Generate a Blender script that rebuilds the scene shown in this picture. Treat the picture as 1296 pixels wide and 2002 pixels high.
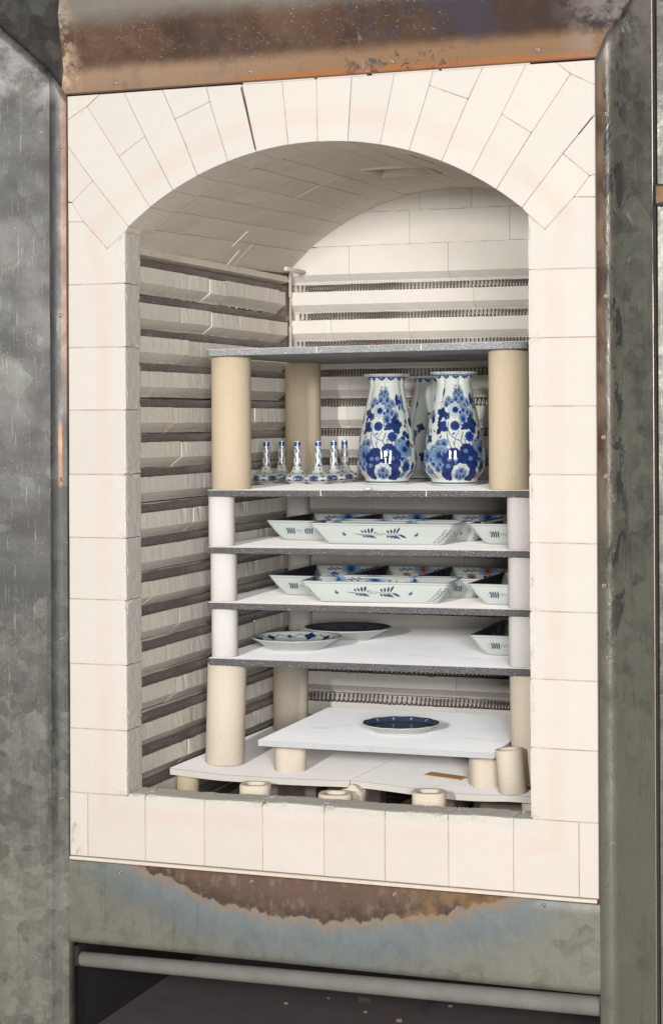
import bpy, bmesh, math, random
import numpy as np
from mathutils import Vector, Matrix, noise as mnoise
random.seed(7)
R = math.radians
for o in list(bpy.data.objects): bpy.data.objects.remove(o)
S = bpy.context.scene
COL = S.collection

# ------------------------------------------------------------------ camera
CAM = np.array([1.65513, -3.15635, .82861]); YAW, PITCH, ROLL = .342020, .004322, -.0043123; F_PX, CY = 3619.0, 803.1
def cam_rows():
    cy, sy = math.cos(YAW), math.sin(YAW)
    fwd = np.array([-sy*math.cos(PITCH), cy*math.cos(PITCH), math.sin(PITCH)]); rt = np.array([cy, sy, 0.]); up = np.cross(rt, fwd)
    cr, sr = math.cos(ROLL), math.sin(ROLL)
    return np.array([cr*rt+sr*up, -sr*rt+cr*up, fwd])
MR = cam_rows()
cam = bpy.data.cameras.new('camera'); camo = bpy.data.objects.new('camera', cam); COL.objects.link(camo)
cam.sensor_fit = 'VERTICAL'; cam.sensor_height = 36; cam.lens = F_PX/2002*36; cam.shift_y = (CY-1001)/2002; cam.clip_end = 100
camo.matrix_world = Matrix(((MR[0][0], MR[1][0], -MR[2][0], CAM[0]), (MR[0][1], MR[1][1], -MR[2][1], CAM[1]), (MR[0][2], MR[1][2], -MR[2][2], CAM[2]), (0, 0, 0, 1)))
S.camera = camo
# ------------------------------------------------------------------ room light: soft grey workshop fill, one tall strip flash, two weaker soft ones
w = bpy.data.worlds.new('World'); S.world = w; w.use_nodes = True
w.node_tree.nodes['Background'].inputs[0].default_value = (1, .965, .92, 1); w.node_tree.nodes['Background'].inputs[1].default_value = .32
def area(name, loc, target, sx, sy, power, color=(1, 1, 1)):
    l = bpy.data.lights.new(name, 'AREA'); l.shape = 'RECTANGLE'; l.size = sx; l.size_y = sy; l.energy = power; l.color = color
    o = bpy.data.objects.new(name, l); COL.objects.link(o); o.location = loc
    o.rotation_euler = (Vector(target)-Vector(loc)).to_track_quat('-Z', 'Y').to_euler(); return o
area('key_light', (.60, -5.2, 1.48), (.5, .3, .7), .16, .42, 178, (1, .97, .935))
area('fill_light', (2.62, -4.7, 1.25), (.4, .4, .7), .9, 1.2, 165, (1, .98, .96))
S.view_settings.view_transform = 'Standard'; S.view_settings.look = 'None'; S.view_settings.exposure = 0
S.render.engine = 'CYCLES'

# ------------------------------------------------------------------ material helper
class NT:
    def __init__(s, name):
        s.m = bpy.data.materials.new(name); s.m.use_nodes = True; s.t = s.m.node_tree; s.n = s.t.nodes; s.b = s.n['Principled BSDF']
        s.co = s.n.new('ShaderNodeTexCoord').outputs['Object']; s.sep = None
    def _in(s, sock, v):
        if hasattr(v, 'links') or isinstance(v, bpy.types.NodeSocket): s.t.links.new(v, sock)
        elif isinstance(v, (tuple, list)): sock.default_value = (*v, 1) if len(v) == 3 and len(sock.default_value) == 4 else v
        else: sock.default_value = v
    def xyz(s):
        if not s.sep: s.sep = s.n.new('ShaderNodeSeparateXYZ'); s.t.links.new(s.co, s.sep.inputs[0])
        return s.sep.outputs
    def math(s, op, a, b=0., c=0., clamp=False):
        n = s.n.new('ShaderNodeMath'); n.operation = op; n.use_clamp = clamp
        s._in(n.inputs[0], a); s._in(n.inputs[1], b); s._in(n.inputs[2], c); return n.outputs[0]
    def map(s, scale=(1, 1, 1), rot=(0, 0, 0), loc=(0, 0, 0)):
        n = s.n.new('ShaderNodeMapping'); s.t.links.new(s.co, n.inputs[0]); n.inputs['Scale'].default_value = scale; n.inputs['Rotation'].default_value = rot; n.inputs['Location'].default_value = loc; return n.outputs[0]
    def noise(s, sc, det=4, rough=.55, vec=None, dist=0., out=0):
        n = s.n.new('ShaderNodeTexNoise'); n.inputs['Scale'].default_value = sc; n.inputs['Detail'].default_value = det; n.inputs['Roughness'].default_value = rough; n.inputs['Distortion'].default_value = dist
        s.t.links.new(vec if vec else s.co, n.inputs['Vector']); return n.outputs[out]
    def vor(s, sc, vec=None, feature='F1', out='Distance', rnd=1.):
        n = s.n.new('ShaderNodeTexVoronoi'); n.feature = feature; n.inputs['Scale'].default_value = sc; n.inputs['Randomness'].default_value = rnd
        s.t.links.new(vec if vec else s.co, n.inputs['Vector']); return n.outputs[out]
    def ss(s, v, a, b, lo=0., hi=1.):
        n = s.n.new('ShaderNodeMapRange'); n.interpolation_type = 'SMOOTHSTEP'; s._in(n.inputs[0], v)
        if a > b: a, b, lo, hi = b, a, hi, lo
        n.inputs[1].default_value = a; n.inputs[2].default_value = b; n.inputs[3].default_value = lo; n.inputs[4].default_value = hi; return n.outputs[0]
    def mix(s, f, a, b):
        n = s.n.new('ShaderNodeMix'); n.data_type = 'RGBA'; s._in(n.inputs[0], f); s._in(n.inputs[6], a); s._in(n.inputs[7], b); return n.outputs[2]
    def mul(s, a, b): return s.math('MULTIPLY', a, b)
    def add(s, a, b): return s.math('ADD', a, b)
    def sub(s, a, b): return s.math('SUBTRACT', a, b)
    def bump(s, h, strength=.5, dist=.001):
        n = s.n.new('ShaderNodeBump'); n.inputs['Strength'].default_value = strength; n.inputs['Distance'].default_value = dist; s._in(n.inputs['Height'], h)
        prev = s.b.inputs['Normal'].links
        if prev: s.t.links.new(prev[0].from_socket, n.inputs['Normal'])
        s.t.links.new(n.outputs[0], s.b.inputs['Normal'])
    def tone(s, c, amt):
        oi = s.n.new('ShaderNodeObjectInfo'); k = s.add(1.-amt, s.mul(oi.outputs['Random'], amt*1.3)); n = s.n.new('ShaderNodeVectorMath'); n.operation = 'SCALE'; s.t.links.new(c, n.inputs[0]); s.t.links.new(k, n.inputs['Scale']); return n.outputs[0]
    def fin(s, col, rough=.8, metal=0., spec=None, coat=None):
        s._in(s.b.inputs['Base Color'], col); s._in(s.b.inputs['Roughness'], rough); s._in(s.b.inputs['Metallic'], metal)
        if spec is not None: s.b.inputs['Specular IOR Level'].default_value = spec
        if coat is not None: s.b.inputs['Coat Weight'].default_value = coat; s.b.inputs['Coat Roughness'].default_value = .03
        return s.m

def brick_face_mat():
    s = NT('insulating_brick_face'); x, y, z = s.xyz()
    dx = s.math('MAXIMUM', s.sub(.121, x), s.sub(x, .8955)); dz = s.sub(.132, z); d1 = s.math('MAXIMUM', dx, dz)
    r = s.math('SQRT', s.add(s.math('POWER', s.sub(x, .508), 2.), s.math('POWER', s.sub(z, .743), 2.))); d2 = s.sub(r, .589)
    up = s.ss(z, 1.10, 1.22)
    d = s.add(s.mul(d1, s.sub(1., up)), s.mul(d2, up))
    n = s.noise(9, 3); nn = s.noise(40, 4, .6)
    dd = s.add(d, s.mul(s.sub(n, .5), .02))
    band = s.mul(s.ss(dd, .02, .045), s.ss(dd, .075, .05))
    low = s.ss(z, .5, .0)
    band = s.mul(band, s.add(s.mul(s.ss(n, .3, .7), .55), .25))
    c = s.mix(s.noise(25, 5, .6), (.575, .54, .50), (.61, .58, .54))
    c = s.mix(s.mul(band, .5), c, (.60, .465, .38))
    c = s.mix(s.mul(low, s.mul(nn, .5)), c, (.61, .52, .465))
    outer = s.mul(s.ss(d, .10, .20), s.mul(s.ss(s.noise(14, 5, .7), .56, .72), up))
    c = s.mix(s.mul(outer, .55), c, (.62, .40, .30))
    sp = s.math('GREATER_THAN', s.noise(420, 2, .5), .715)
    c = s.mix(s.mul(sp, s.mul(s.ss(s.noise(12, 2), .45, .65), .5)), c, (.40, .24, .16))
    s.bump(s.noise(330, 3, .6), .35, .0008); s.bump(s.noise(60, 3, .5), .25, .001)
    # grey-green weathering on the sill's edge
    w1 = s.mul(s.ss(z, .102, .122), s.ss(z, .2, .15)); wn = s.ss(s.add(s.noise(38, 5, .7), s.mul(w1, .28)), .62, .74)
    xx = s.mul(s.ss(x, .12, .2), s.ss(x, .95, .85))
    c = s.mix(s.mul(s.mul(wn, w1), s.mul(xx, .6)), c, s.mix(s.noise(60, 4), (.42, .44, .39), (.62, .60, .55)))
    soot = s.mul(s.mul(s.ss(x, .03, .012), s.ss(z, .085, .05)), s.ss(s.noise(55, 5, .7, s.map((1, 1, .4))), .5, .66)); c = s.mix(s.mul(soot, .75), c, (.10, .09, .085))
    pit = s.math('GREATER_THAN', s.noise(240, 2, .5, s.map((1, 1, 1), (0, 0, 0), (.7, .2, .4))), .735); c = s.mix(s.mul(pit, .4), c, (.36, .27, .21)); s.bump(s.mul(s.vor(90), -1.), .12, .0012)
    crumb = s.mul(s.ss(s.noise(70, 5, .75), .60, .68), s.ss(s.noise(6, 3), .45, .6)); c = s.mix(s.mul(crumb, .22), c, (.50, .40, .33))
    return s.fin(s.tone(c, .028), .95, spec=.15)
def brick_inner_mat(name, a, b, ridges=0., stain=.0, fine=1., hoop=0.):
    s = NT(name)
    c = s.mix(s.noise(18, 5, .6), a, b)
    if stain: c = s.mix(s.mul(s.ss(s.noise(7, 5, .7), .55, .75), stain), c, (.42, .33, .20))
    c = s.mix(s.mul(s.math('GREATER_THAN', s.noise(500, 2), .73), .4), c, (.35, .29, .22))
    s.bump(s.noise(150, 4, .7, dist=.6), .7*fine, .0035)
    s.bump(s.noise(28, 3, .5), .35, .002)
    if hoop:
        hn = s.noise(18, 5, .65, s.map((.5, 7, .5))); s.bump(hn, hoop, .0022); c = s.mix(s.mul(s.ss(hn, .5, .75), .18), c, tuple(v*.72 for v in a))
    if ridges: s.bump(s.noise(60, 4, .6, s.map((3, 3, .22))), ridges, .0028)
    return s.fin(s.tone(c, .06), .95, spec=.12)
def plain(name, col, rough=.9, metal=0., var=.12, sc=80, bump=.2):
    s = NT(name); c2 = tuple(v*(1-var) for v in col); c3 = tuple(min(1, v*(1+var)) for v in col)
    s.bump(s.noise(sc*3, 3), bump, .0008)
    return s.fin(s.mix(s.noise(sc, 4, .6), c2, c3), rough, metal)

def galv(name, rust='none'):
    s = NT(name); x, y, z = s.xyz()
    warp = s.noise(22, 3, .5, out=1)
    vm = s.n.new('ShaderNodeVectorMath'); vm.operation = 'MULTIPLY_ADD'; s.t.links.new(warp, vm.inputs[0]); vm.inputs[1].default_value = (.03, .03, .03); s.t.links.new(s.co, vm.inputs[2])
    sv = s.vor(26, vm.outputs[0], out='Color'); sv2 = s.vor(60, vm.outputs[0], out='Color')
    g1 = s.n.new('ShaderNodeSeparateColor'); s.t.links.new(sv, g1.inputs[0]); g2 = s.n.new('ShaderNodeSeparateColor'); s.t.links.new(sv2, g2.inputs[0])
    big = s.noise(4.5, 4, .6); streak = s.noise(7, 4, .6, s.map((5, 5, .5)))
    lowz = s.ss(z, .75, -.15)
    f = s.add(s.mul(g1.outputs[0], .20), s.add(s.mul(g2.outputs[1], .15), s.add(s.add(s.mul(big, .34), .08), s.add(s.mul(streak, .35), s.mul(s.noise(160, 4, .7), .22)))))
    f = s.add(s.mul(lowz, .40), s.sub(f, .27))
    if rust == 'left': f = s.sub(f, s.ss(z, .3, .9, .20, .42))
    if rust == 'right': f = s.add(f, .26)
    c = s.mix(s.ss(f, .25, .95), (.040, .0395, .036), (.185, .187, .152))
    pale = s.mul(s.math('GREATER_THAN', g1.outputs[1], .80), s.ss(s.noise(5, 3, .5), .42, .6)); c = s.mix(s.mul(pale, .14), c, (.25, .265, .22))
    c = s.mix(s.mul(s.ss(s.noise(9, 5, .65), .55, .75), .45), c, (.07, .068, .066))
    scr = s.ss(s.noise(30, 5, .8, s.map((3, 3, .35), (0, R(24), 0))), .64, .72); c = s.mix(s.mul(scr, .3), c, (.28, .28, .265))
    sc2 = s.ss(s.noise(55, 3, .7, s.map((6, 6, .25), (0, R(-8), 0))), .62, .68); c = s.mix(s.mul(sc2, .3), c, (.30, .30, .285))
    drip = s.ss(s.noise(34, 4, .75, s.map((2.2, 2.2, .16))), .58, .66); c = s.mix(s.mul(drip, s.mul(s.ss(s.noise(4, 3), .45, .6), .35)), c, (.055, .052, .048))
    han = s.ss(s.noise(120, 3, .8, s.map((.5, 1, 4), (0, R(33), 0))), .66, .71); c = s.mix(s.mul(han, .28), c, (.30, .30, .285))
    fl0 = s.ss(s.noise(75, 4, .7), .64, .70); c = s.mix(s.mul(fl0, .3), c, (.045, .044, .044))
    dots = s.mul(s.math('GREATER_THAN', s.noise(330, 2, .5), .70), s.ss(s.noise(8, 3), .45, .62)); c = s.mix(s.mul(dots, .6), c, (.36, .34, .31))
    metal = .6; rough = s.ss(s.noise(12, 4), .3, .7, .27, .44)
    rn = s.noise(16, 6, .65); rn2 = s.noise(5.5, 5, .6); fine = s.noise(150, 4, .6)
    if rust == 'top':
        seam = s.math('GREATER_THAN', x, s.add(-.0115, s.mul(s.sub(z, 1.45), .13)))
        h = s.sub(z, 1.45)          # 0..0.045 flange, then slope to ~.15, then flat
        br = s.mix(s.ss(rn2, .3, .7), (.045, .026, .017), (.105, .062, .040)); br = s.mix(s.mul(s.ss(s.noise(30, 5, .75), .5, .68), .4), br, (.15, .10, .072)); br = s.mix(s.mul(s.ss(s.noise(13, 5, .7), .54, .66), .55), br, (.030, .024, .024))
        br = s.mix(s.ss(x, .45, 1.1), br, (.040, .024, .020))
        br = s.mix(s.mul(s.ss(s.noise(7, 4, .6, s.map((1, 1, .5))), .5, .66), s.mul(s.ss(x, .2, .42), .8)), br, (.045, .040, .055))
        lip = s.mix(s.ss(x, .1, .75), (.27, .18, .12), (.22, .13, .068)); lip = s.mix(s.ss(s.noise(11, 5, .7), .5, .7), lip, (.17, .125, .10))
        rr = s.mix(s.ss(s.add(h, s.mul(s.sub(rn, .5), .02)), .030, .058), lip, br)
        org = s.mul(s.ss(s.add(h, s.mul(s.sub(rn, .5), .02)), .016, .002), s.ss(x, .30, .42)); rr = s.mix(s.mul(org, .9), rr, (.34, .13, .045))
        topc = s.mix(s.noise(10, 5, .6), (.12, .105, .088), (.22, .20, .175)); topc = s.mix(s.ss(x, .62, .95), topc, (.07, .042, .03))
        rr = s.mix(s.ss(s.add(h, s.mul(s.sub(rn, .5), .03)), .105, .15), rr, topc)
        # pale mineral edge at left, dark flakes near the lip at right
        pe = s.mul(s.ss(x, .045, .0), s.ss(s.noise(30, 5, .7), .42, .62)); rr = s.mix(s.mul(pe, .75), rr, (.55, .40, .28))
        ch = s.mul(s.mul(s.ss(x, .53, .6), s.ss(x, .80, .74)), s.mul(s.ss(h, .040, .03), s.ss(s.noise(45, 5, .7, dist=.8), .54, .60))); rr = s.mix(s.mul(ch, .85), rr, (.06, .055, .055))
        sp = s.mul(s.ss(s.noise(240, 3, .6), .63, .70), s.ss(s.noise(4, 4, .7), .42, .62)); rr = s.mix(s.mul(sp, .6), rr, (.50, .43, .37))
        run = s.mul(s.ss(s.noise(14, 6, .8, s.map((1, 1, .3), (0, R(-20), 0))), .62, .70), s.ss(x, .25, .45)); rr = s.mix(s.mul(run, .45), rr, (.34, .29, .28))
        cr = s.mul(s.ss(x, .93, 1.03), s.ss(s.noise(22, 5, .7), .42, .62)); rr = s.mix(s.mul(cr, .6), rr, (.26, .23, .215))
        c = s.mix(seam, s.mix(.45, c, (.035, .032, .034)), rr); metal = s.mul(s.sub(1., seam), .4); rough = s.ss(seam, 0, 1, .45, .78); s.b.inputs['Specular IOR Level'].default_value = .25
    if rust == 'bottom':
        # rust tongue below the sill: depth follows a bowl in x
        u = s.math('DIVIDE', s.sub(x, .50), .385); bowl = s.sub(1., s.mul(u, u))
        jag = s.add(s.mul(s.sub(s.noise(26, 5, .65, s.map((1, 1, .55))), .5), .055), s.mul(s.sub(s.noise(9, 4, .6), .5), .03))
        lim = s.sub(s.add(s.mul(bowl, -.080), jag), .0)
        e = s.sub(z, lim)           # >0 inside rust
        blue = s.mul(s.ss(s.add(e, s.mul(s.sub(s.noise(14, 5, .7), .5), .07)), -.115, -.03), s.math('GREATER_THAN', 0.02, 0.)); blue = s.mul(blue, s.ss(bowl, -.75, .1))
        c = s.mix(s.mul(blue, .68), c, s.mix(s.noise(20, 5, .65), (.075, .10, .13), (.19, .235, .26)))
        tan = s.mul(s.ss(s.add(e, s.mul(s.sub(s.noise(50, 4, .7), .5), .02)), -.024, -.004), s.ss(bowl, -.22, .05)); tan = s.mul(tan, s.ss(s.noise(17, 5, .7), .30, .55, .25, 1.)); c = s.mix(s.mul(tan, .85), c, s.mix(s.noise(60, 4), (.17, .12, .075), (.27, .205, .145)))
        c = s.mix(s.mul(s.ss(e, -.002, .004), s.ss(bowl, -.12, .02)), c, s.mix(s.noise(12, 4, .6), s.mix(fine, (.055, .032, .022), (.10, .06, .04)), s.mix(fine, (.10, .058, .038), (.15, .095, .07))))
        rim = s.mul(s.mul(s.ss(e, -.001, .003), s.ss(e, .034, .006)), s.ss(s.noise(30, 5, .7), .38, .55)); c = s.mix(s.mul(rim, .75), c, (.035, .024, .018))
        mo = s.mul(s.ss(e, 0, .01), s.ss(s.noise(48, 5, .75, s.map((1, 1, .5))), .52, .66)); c = s.mix(s.mul(mo, .55), c, (.20, .145, .115))
        org = s.mul(s.mul(s.ss(x, .62, .70), s.ss(x, .92, .80)), s.mul(s.ss(e, -.012, .004), s.ss(s.noise(18, 5, .6), .42, .60))); c = s.mix(s.mul(org, .55), c, (.27, .15, .055))
        dk = s.mul(s.ss(z, -.014, -.004), s.ss(bowl, -.05, .4)); c = s.mix(s.mul(dk, .8), c, (.085, .032, .022))
        mk = s.mul(s.ss(e, -.05, .0), s.ss(bowl, -.3, .0)); metal = s.mul(s.sub(1., mk), .35); rough = s.ss(mk, 0, 1, .5, .8)
    if rust == 'left':
        metal = .35; rough = s.ss(s.noise(12, 4), .3, .7, .34, .52)
        e = s.mul(s.ss(s.add(x, s.mul(s.sub(rn, .5), .006)), -.015, -.010), s.ss(z, .78, 1.0)); c = s.mix(s.mul(e, .9), c, s.mix(fine, (.10, .055, .04), (.26, .16, .12)))
        st = s.mul(s.mul(s.ss(x, -.021, -.018), s.ss(x, -.010, -.013)), s.mul(s.ss(z, .695, .71), s.ss(z, .84, .80))); c = s.mix(s.mul(st, .9), c, (.35, .15, .07))
        e2 = s.mul(s.ss(x, -.034, -.026), s.ss(x, -.008, -.014)); c = s.mix(s.mul(e2, .2), c, (.12, .14, .145))
        dk = s.mul(s.mul(s.ss(x, -.050, -.040), s.ss(x, -.018, -.028)), s.mul(s.ss(z, .0, .08), s.ss(s.noise(40, 5, .7, s.map((1, 1, .35))), .40, .58))); c = s.mix(s.mul(dk, .75), c, (.035, .033, .033))
        mz = s.ss(z, 1.42, 1.46); c = s.mix(s.mul(mz, s.ss(rn, .4, .6)), c, (.17, .16, .16))
    if rust == 'right':
        # browner heat tint near the brick, scaly dark flakes
        wv = s.add(x, s.mul(s.sub(rn, .5), .02))
        c = s.mix(s.mul(s.mul(s.ss(wv, 1.07, 1.04), s.ss(z, .35, .8)), .6), c, (.13, .105, .085))
        e = s.mul(s.ss(wv, 1.034, 1.026), s.ss(z, .55, .8)); c = s.mix(s.mul(e, .85), c, s.mix(s.ss(s.noise(8, 4), .4, .6), (.11, .06, .04), (.33, .245, .165)))
        fl = s.mul(s.mul(s.ss(x, 1.028, 1.034), s.ss(x, 1.075, 1.06)), s.mul(s.ss(z, .2, .6), s.ss(s.noise(20, 5, .7, s.map((1.6, 1, .55)), .5), .535, .56))); c = s.mix(s.mul(fl, .8), c, (.042, .042, .046))
        pk = s.mul(s.mul(s.ss(x, 1.036, 1.045), s.ss(x, 1.09, 1.07)), s.mul(s.ss(z, .3, .7), s.ss(s.noise(28, 5, .7, s.map((1.4, 1, .7)), .8), .62, .645))); c = s.mix(s.mul(pk, .6), c, (.40, .37, .33))
        s.bump(s.noise(24, 4, .7, s.map((1.4, 1, .6)), .6), .35, .003)
        mz = s.ss(z, 1.40, 1.46); c = s.mix(s.mul(mz, s.ss(rn, .42, .6)), c, (.24, .215, .195))
    s.bump(s.noise(14, 4, .5), .3, .004); s.bump(s.noise(260, 3), .12, .0006)
    return s.fin(c, rough, metal)

M = {}
M['face'] = brick_face_mat()
M['jamb'] = M['face']
M['strip'] = brick_inner_mat('grooved_brick', (.82, .77, .70), (.88, .84, .77), ridges=.3)
M['rear'] = brick_inner_mat('rear_brick', (.80, .765, .71), (.86, .825, .77), ridges=.05, fine=.25)
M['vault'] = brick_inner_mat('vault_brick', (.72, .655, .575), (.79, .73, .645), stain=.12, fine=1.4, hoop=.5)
def joint_mat():
    s = NT('joint_mortar'); n = s.ss(s.noise(16, 5, .7), .36, .60)
    return s.fin(s.mix(n, (.38, .24, .18), (.60, .50, .43)), .95, spec=.1)
M['mortar'] = joint_mat()
M['gap'] = plain('open_joint', (.10, .065, .048), var=.3)
M['mortar_in'] = plain('inner_joint', (.38, .31, .235), var=.3)
M['wash'] = plain('loose_mortar', (.82, .79, .74), var=.05)
M['wire'] = plain('heating_wire', (.18, .155, .14), .5, .25, var=.3, sc=30)
M['tan'] = None
def prop_mat(name, a, b, stamp=False):
    s = NT(name); c = s.mix(s.noise(12, 4, .5, s.map((1, 1, .4))), a, b)
    c = s.mix(s.mul(s.math('GREATER_THAN', s.noise(260, 2), .70), .45), c, tuple(v*.62 for v in a))
    st = s.ss(s.noise(9, 5, .7), .54, .74); c = s.mix(s.mul(st, .30), c, tuple(v*w_ for v, w_ in zip(a, (.74, .66, .58))))
    gr = s.noise(190, 3, .7); c = s.mix(s.mul(s.ss(gr, .56, .68), .28), c, tuple(v*.70 for v in a))
    s.bump(s.noise(150, 4, .7), .55, .0014); s.bump(s.noise(24, 3), .3, .0012)
    return s.fin(c, .85, spec=.25)
M['tan'] = prop_mat('tan_prop_clay', (.57, .47, .33), (.64, .55, .41))
M['cream'] = prop_mat('cream_prop_clay', (.66, .575, .465), (.72, .645, .54))
M['rough'] = prop_mat('coarse_prop_clay', (.48, .39, .27), (.60, .50, .36))
M['white'] = prop_mat('white_prop_clay', (.67, .645, .62), (.71, .685, .665))
def slab_mat(name, a, b, sp=.60, edge=(.55, .55, .55)):
    s = NT(name); c = s.mix(s.noise(120, 4, .7), a, b)
    c = s.mix(s.mul(s.ss(s.noise(380, 3, .6), sp, sp+.06), s.ss(s.noise(16, 4, .6), .35, .62, .35, 1.)), c, edge)
    s.bump(s.noise(300, 3), .4, .001)
    return s.fin(c, .75)
M['sic'] = slab_mat('silicon_carbide', (.050, .050, .053), (.12, .12, .122), .575, (.42, .41, .40))
M['sicl'] = slab_mat('frosted_silicon_carbide', (.19, .20, .215), (.32, .33, .35), .56, (.72, .73, .75))
def wash_mat(name, a, b, lines=.0, rings=()):
    s = NT(name); c = s.mix(s.noise(14, 5, .6), a, b); x, y, z = s.xyz()
    for cx, cy, rr in rings:      # grey rings left by pots fired earlier
        d = s.math('SQRT', s.add(s.math('POWER', s.sub(x, cx), 2.), s.math('POWER', s.sub(y, cy), 2.)))
        m = s.ss(s.math('ABSOLUTE', s.sub(s.add(d, s.mul(s.noise(20, 3), .004)), rr)), .0022, .0004)
        c = s.mix(s.mul(m, s.mul(s.ss(s.noise(11, 4, .6), .42, .62), .45)), c, tuple(v*.62 for v in a))
    blot = s.ss(s.noise(6, 5, .7), .5, .72); c = s.mix(s.mul(blot, .22), c, tuple(v*.75 for v in a))
    c = s.mix(s.mul(s.ss(s.noise(9, 5, .7, s.map((.6, 2, 1), (0, 0, R(20))), 1.2), .60, .64), lines), c, tuple(v*.72 for v in a))
    c = s.mix(s.mul(s.math('GREATER_THAN', s.noise(230, 2), .73), .35), c, tuple(v*.55 for v in a))
    # shading normal tilted toward the kiln front, so the tops look brighter than lit
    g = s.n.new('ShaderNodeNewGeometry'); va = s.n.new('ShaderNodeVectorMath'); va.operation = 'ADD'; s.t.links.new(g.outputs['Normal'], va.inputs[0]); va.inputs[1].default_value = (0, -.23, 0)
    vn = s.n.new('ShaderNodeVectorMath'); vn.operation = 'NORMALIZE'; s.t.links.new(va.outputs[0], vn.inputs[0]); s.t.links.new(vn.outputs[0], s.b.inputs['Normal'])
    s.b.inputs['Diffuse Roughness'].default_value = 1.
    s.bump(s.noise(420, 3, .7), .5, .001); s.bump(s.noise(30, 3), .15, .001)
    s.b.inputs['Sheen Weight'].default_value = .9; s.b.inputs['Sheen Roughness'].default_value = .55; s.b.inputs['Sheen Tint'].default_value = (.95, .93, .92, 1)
    return s.fin(c, .9, spec=.2)
M['kwash'] = wash_mat('kiln_wash', (.56, .535, .525), (.65, .625, .615), .35)
M['wplate'] = wash_mat('white_kiln_wash', (.52, .535, .55), (.62, .635, .65), .6, rings=((.12, .26, .105), (.30, .30, .10), (.40, .20, .075)))
M['base'] = wash_mat('base_slab_wash', (.45, .43, .42), (.55, .53, .52), .25)
M['cordierite'] = plain('cordierite_body', (.60, .58, .53), var=.08)
M['green'] = plain('slab_green_body', (.30, .36, .33), var=.15)
M['wood'] = plain('fired_clay_strip', (.56, .37, .20), var=.15)
M['dark'] = plain('near_black', (.02, .019, .018), var=.2)  # plain near-black; also carries the shade of the bay and the door gap
M['ash'] = plain('under_tray', (.12, .10, .098), .85, var=.25, sc=14)
M['floorb'] = plain('floor_brick', (.20, .165, .14), var=.25, sc=30, bump=.5)
M['tube'] = brick_inner_mat('galvanised_tube', (.13, .135, .12), (.25, .235, .225), fine=.3)
M['screw'] = plain('screw_steel', (.36, .28, .22), .4, .7, var=.3, sc=300)
M['bead'] = plain('cream_bead', (.62, .55, .47), var=.12)
M['bronze'] = plain('heat_tint_and_gap_shade', (.10, .065, .045), .5, .4, var=.3)
M['scrap'] = plain('rusty_scrap', (.22, .13, .06), var=.3)
for k_, r_ in (('ctop', 'top'), ('cbot', 'bottom'), ('cleft', 'left'), ('cright', 'right'), ('cnone', 'none')): M[k_] = galv('galvanised_steel_'+k_[1:], r_)
def glaze():
    s = NT('delft_glaze'); a = s.n.new('ShaderNodeAttribute'); a.attribute_name = 'paint'
    s.b.inputs['IOR'].default_value = 1.5
    return s.fin(a.outputs['Color'], .07, spec=.6, coat=.3)
M['glaze'] = glaze()

# ------------------------------------------------------------------ object helpers
def link(o, parent=None):
    COL.objects.link(o)
    if parent: o.parent = parent
    return o
def mesh(name, V, F, mat, parent=None, smooth=False, mats=None):
    me = bpy.data.meshes.new(name); me.from_pydata([tuple(v) for v in V], [], F); me.materials.append(mat)
    me.validate(); me.update()
    bm = bmesh.new(); bm.from_mesh(me); bmesh.ops.recalc_face_normals(bm, faces=bm.faces); bm.to_mesh(me); bm.free()
    if smooth:
        me.polygons.foreach_set('use_smooth', [True]*len(me.polygons))
    return link(bpy.data.objects.new(name, me), parent)
def tag(o, label=None, cat=None, group=None, kind=None):
    if label: o['label'] = label
    if cat: o['category'] = cat
    if group: o['group'] = group
    if kind: o['kind'] = kind
    return o
def empty(name, loc, label=None, cat=None, group=None, parent=None):
    o = bpy.data.objects.new(name, None); o.empty_display_size = .02; o.location = loc; link(o, parent); return tag(o, label, cat, group)
def box(V, F, a, b):
    n = len(V); x0, y0, z0 = a; x1, y1, z1 = b
    V += [(x0, y0, z0), (x1, y0, z0), (x1, y1, z0), (x0, y1, z0), (x0, y0, z1), (x1, y0, z1), (x1, y1, z1), (x0, y1, z1)]
    F += [tuple(n+i for i in f) for f in ((0, 1, 2, 3), (4, 5, 6, 7), (0, 1, 5, 4), (1, 2, 6, 5), (2, 3, 7, 6), (3, 0, 4, 7))]
def boxobj(name, a, b, mat, parent=None, bev=0., seg=2, jit=0.):
    V, F = [], []; box(V, F, a, b); o = mesh(name, V, F, mat, parent)
    if bev: bevel(o, bev, seg)
    return o
def bevel(o, wd, seg=2, ang=None):
    bm = bmesh.new(); bm.from_mesh(o.data)
    es = [e for e in bm.edges if len(e.link_faces) == 2 and e.calc_face_angle(0) > R(25)]
    bmesh.ops.bevel(bm, geom=es, offset=wd, segments=seg, affect='EDGES', profile=.5); bm.to_mesh(o.data); bm.free()
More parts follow.
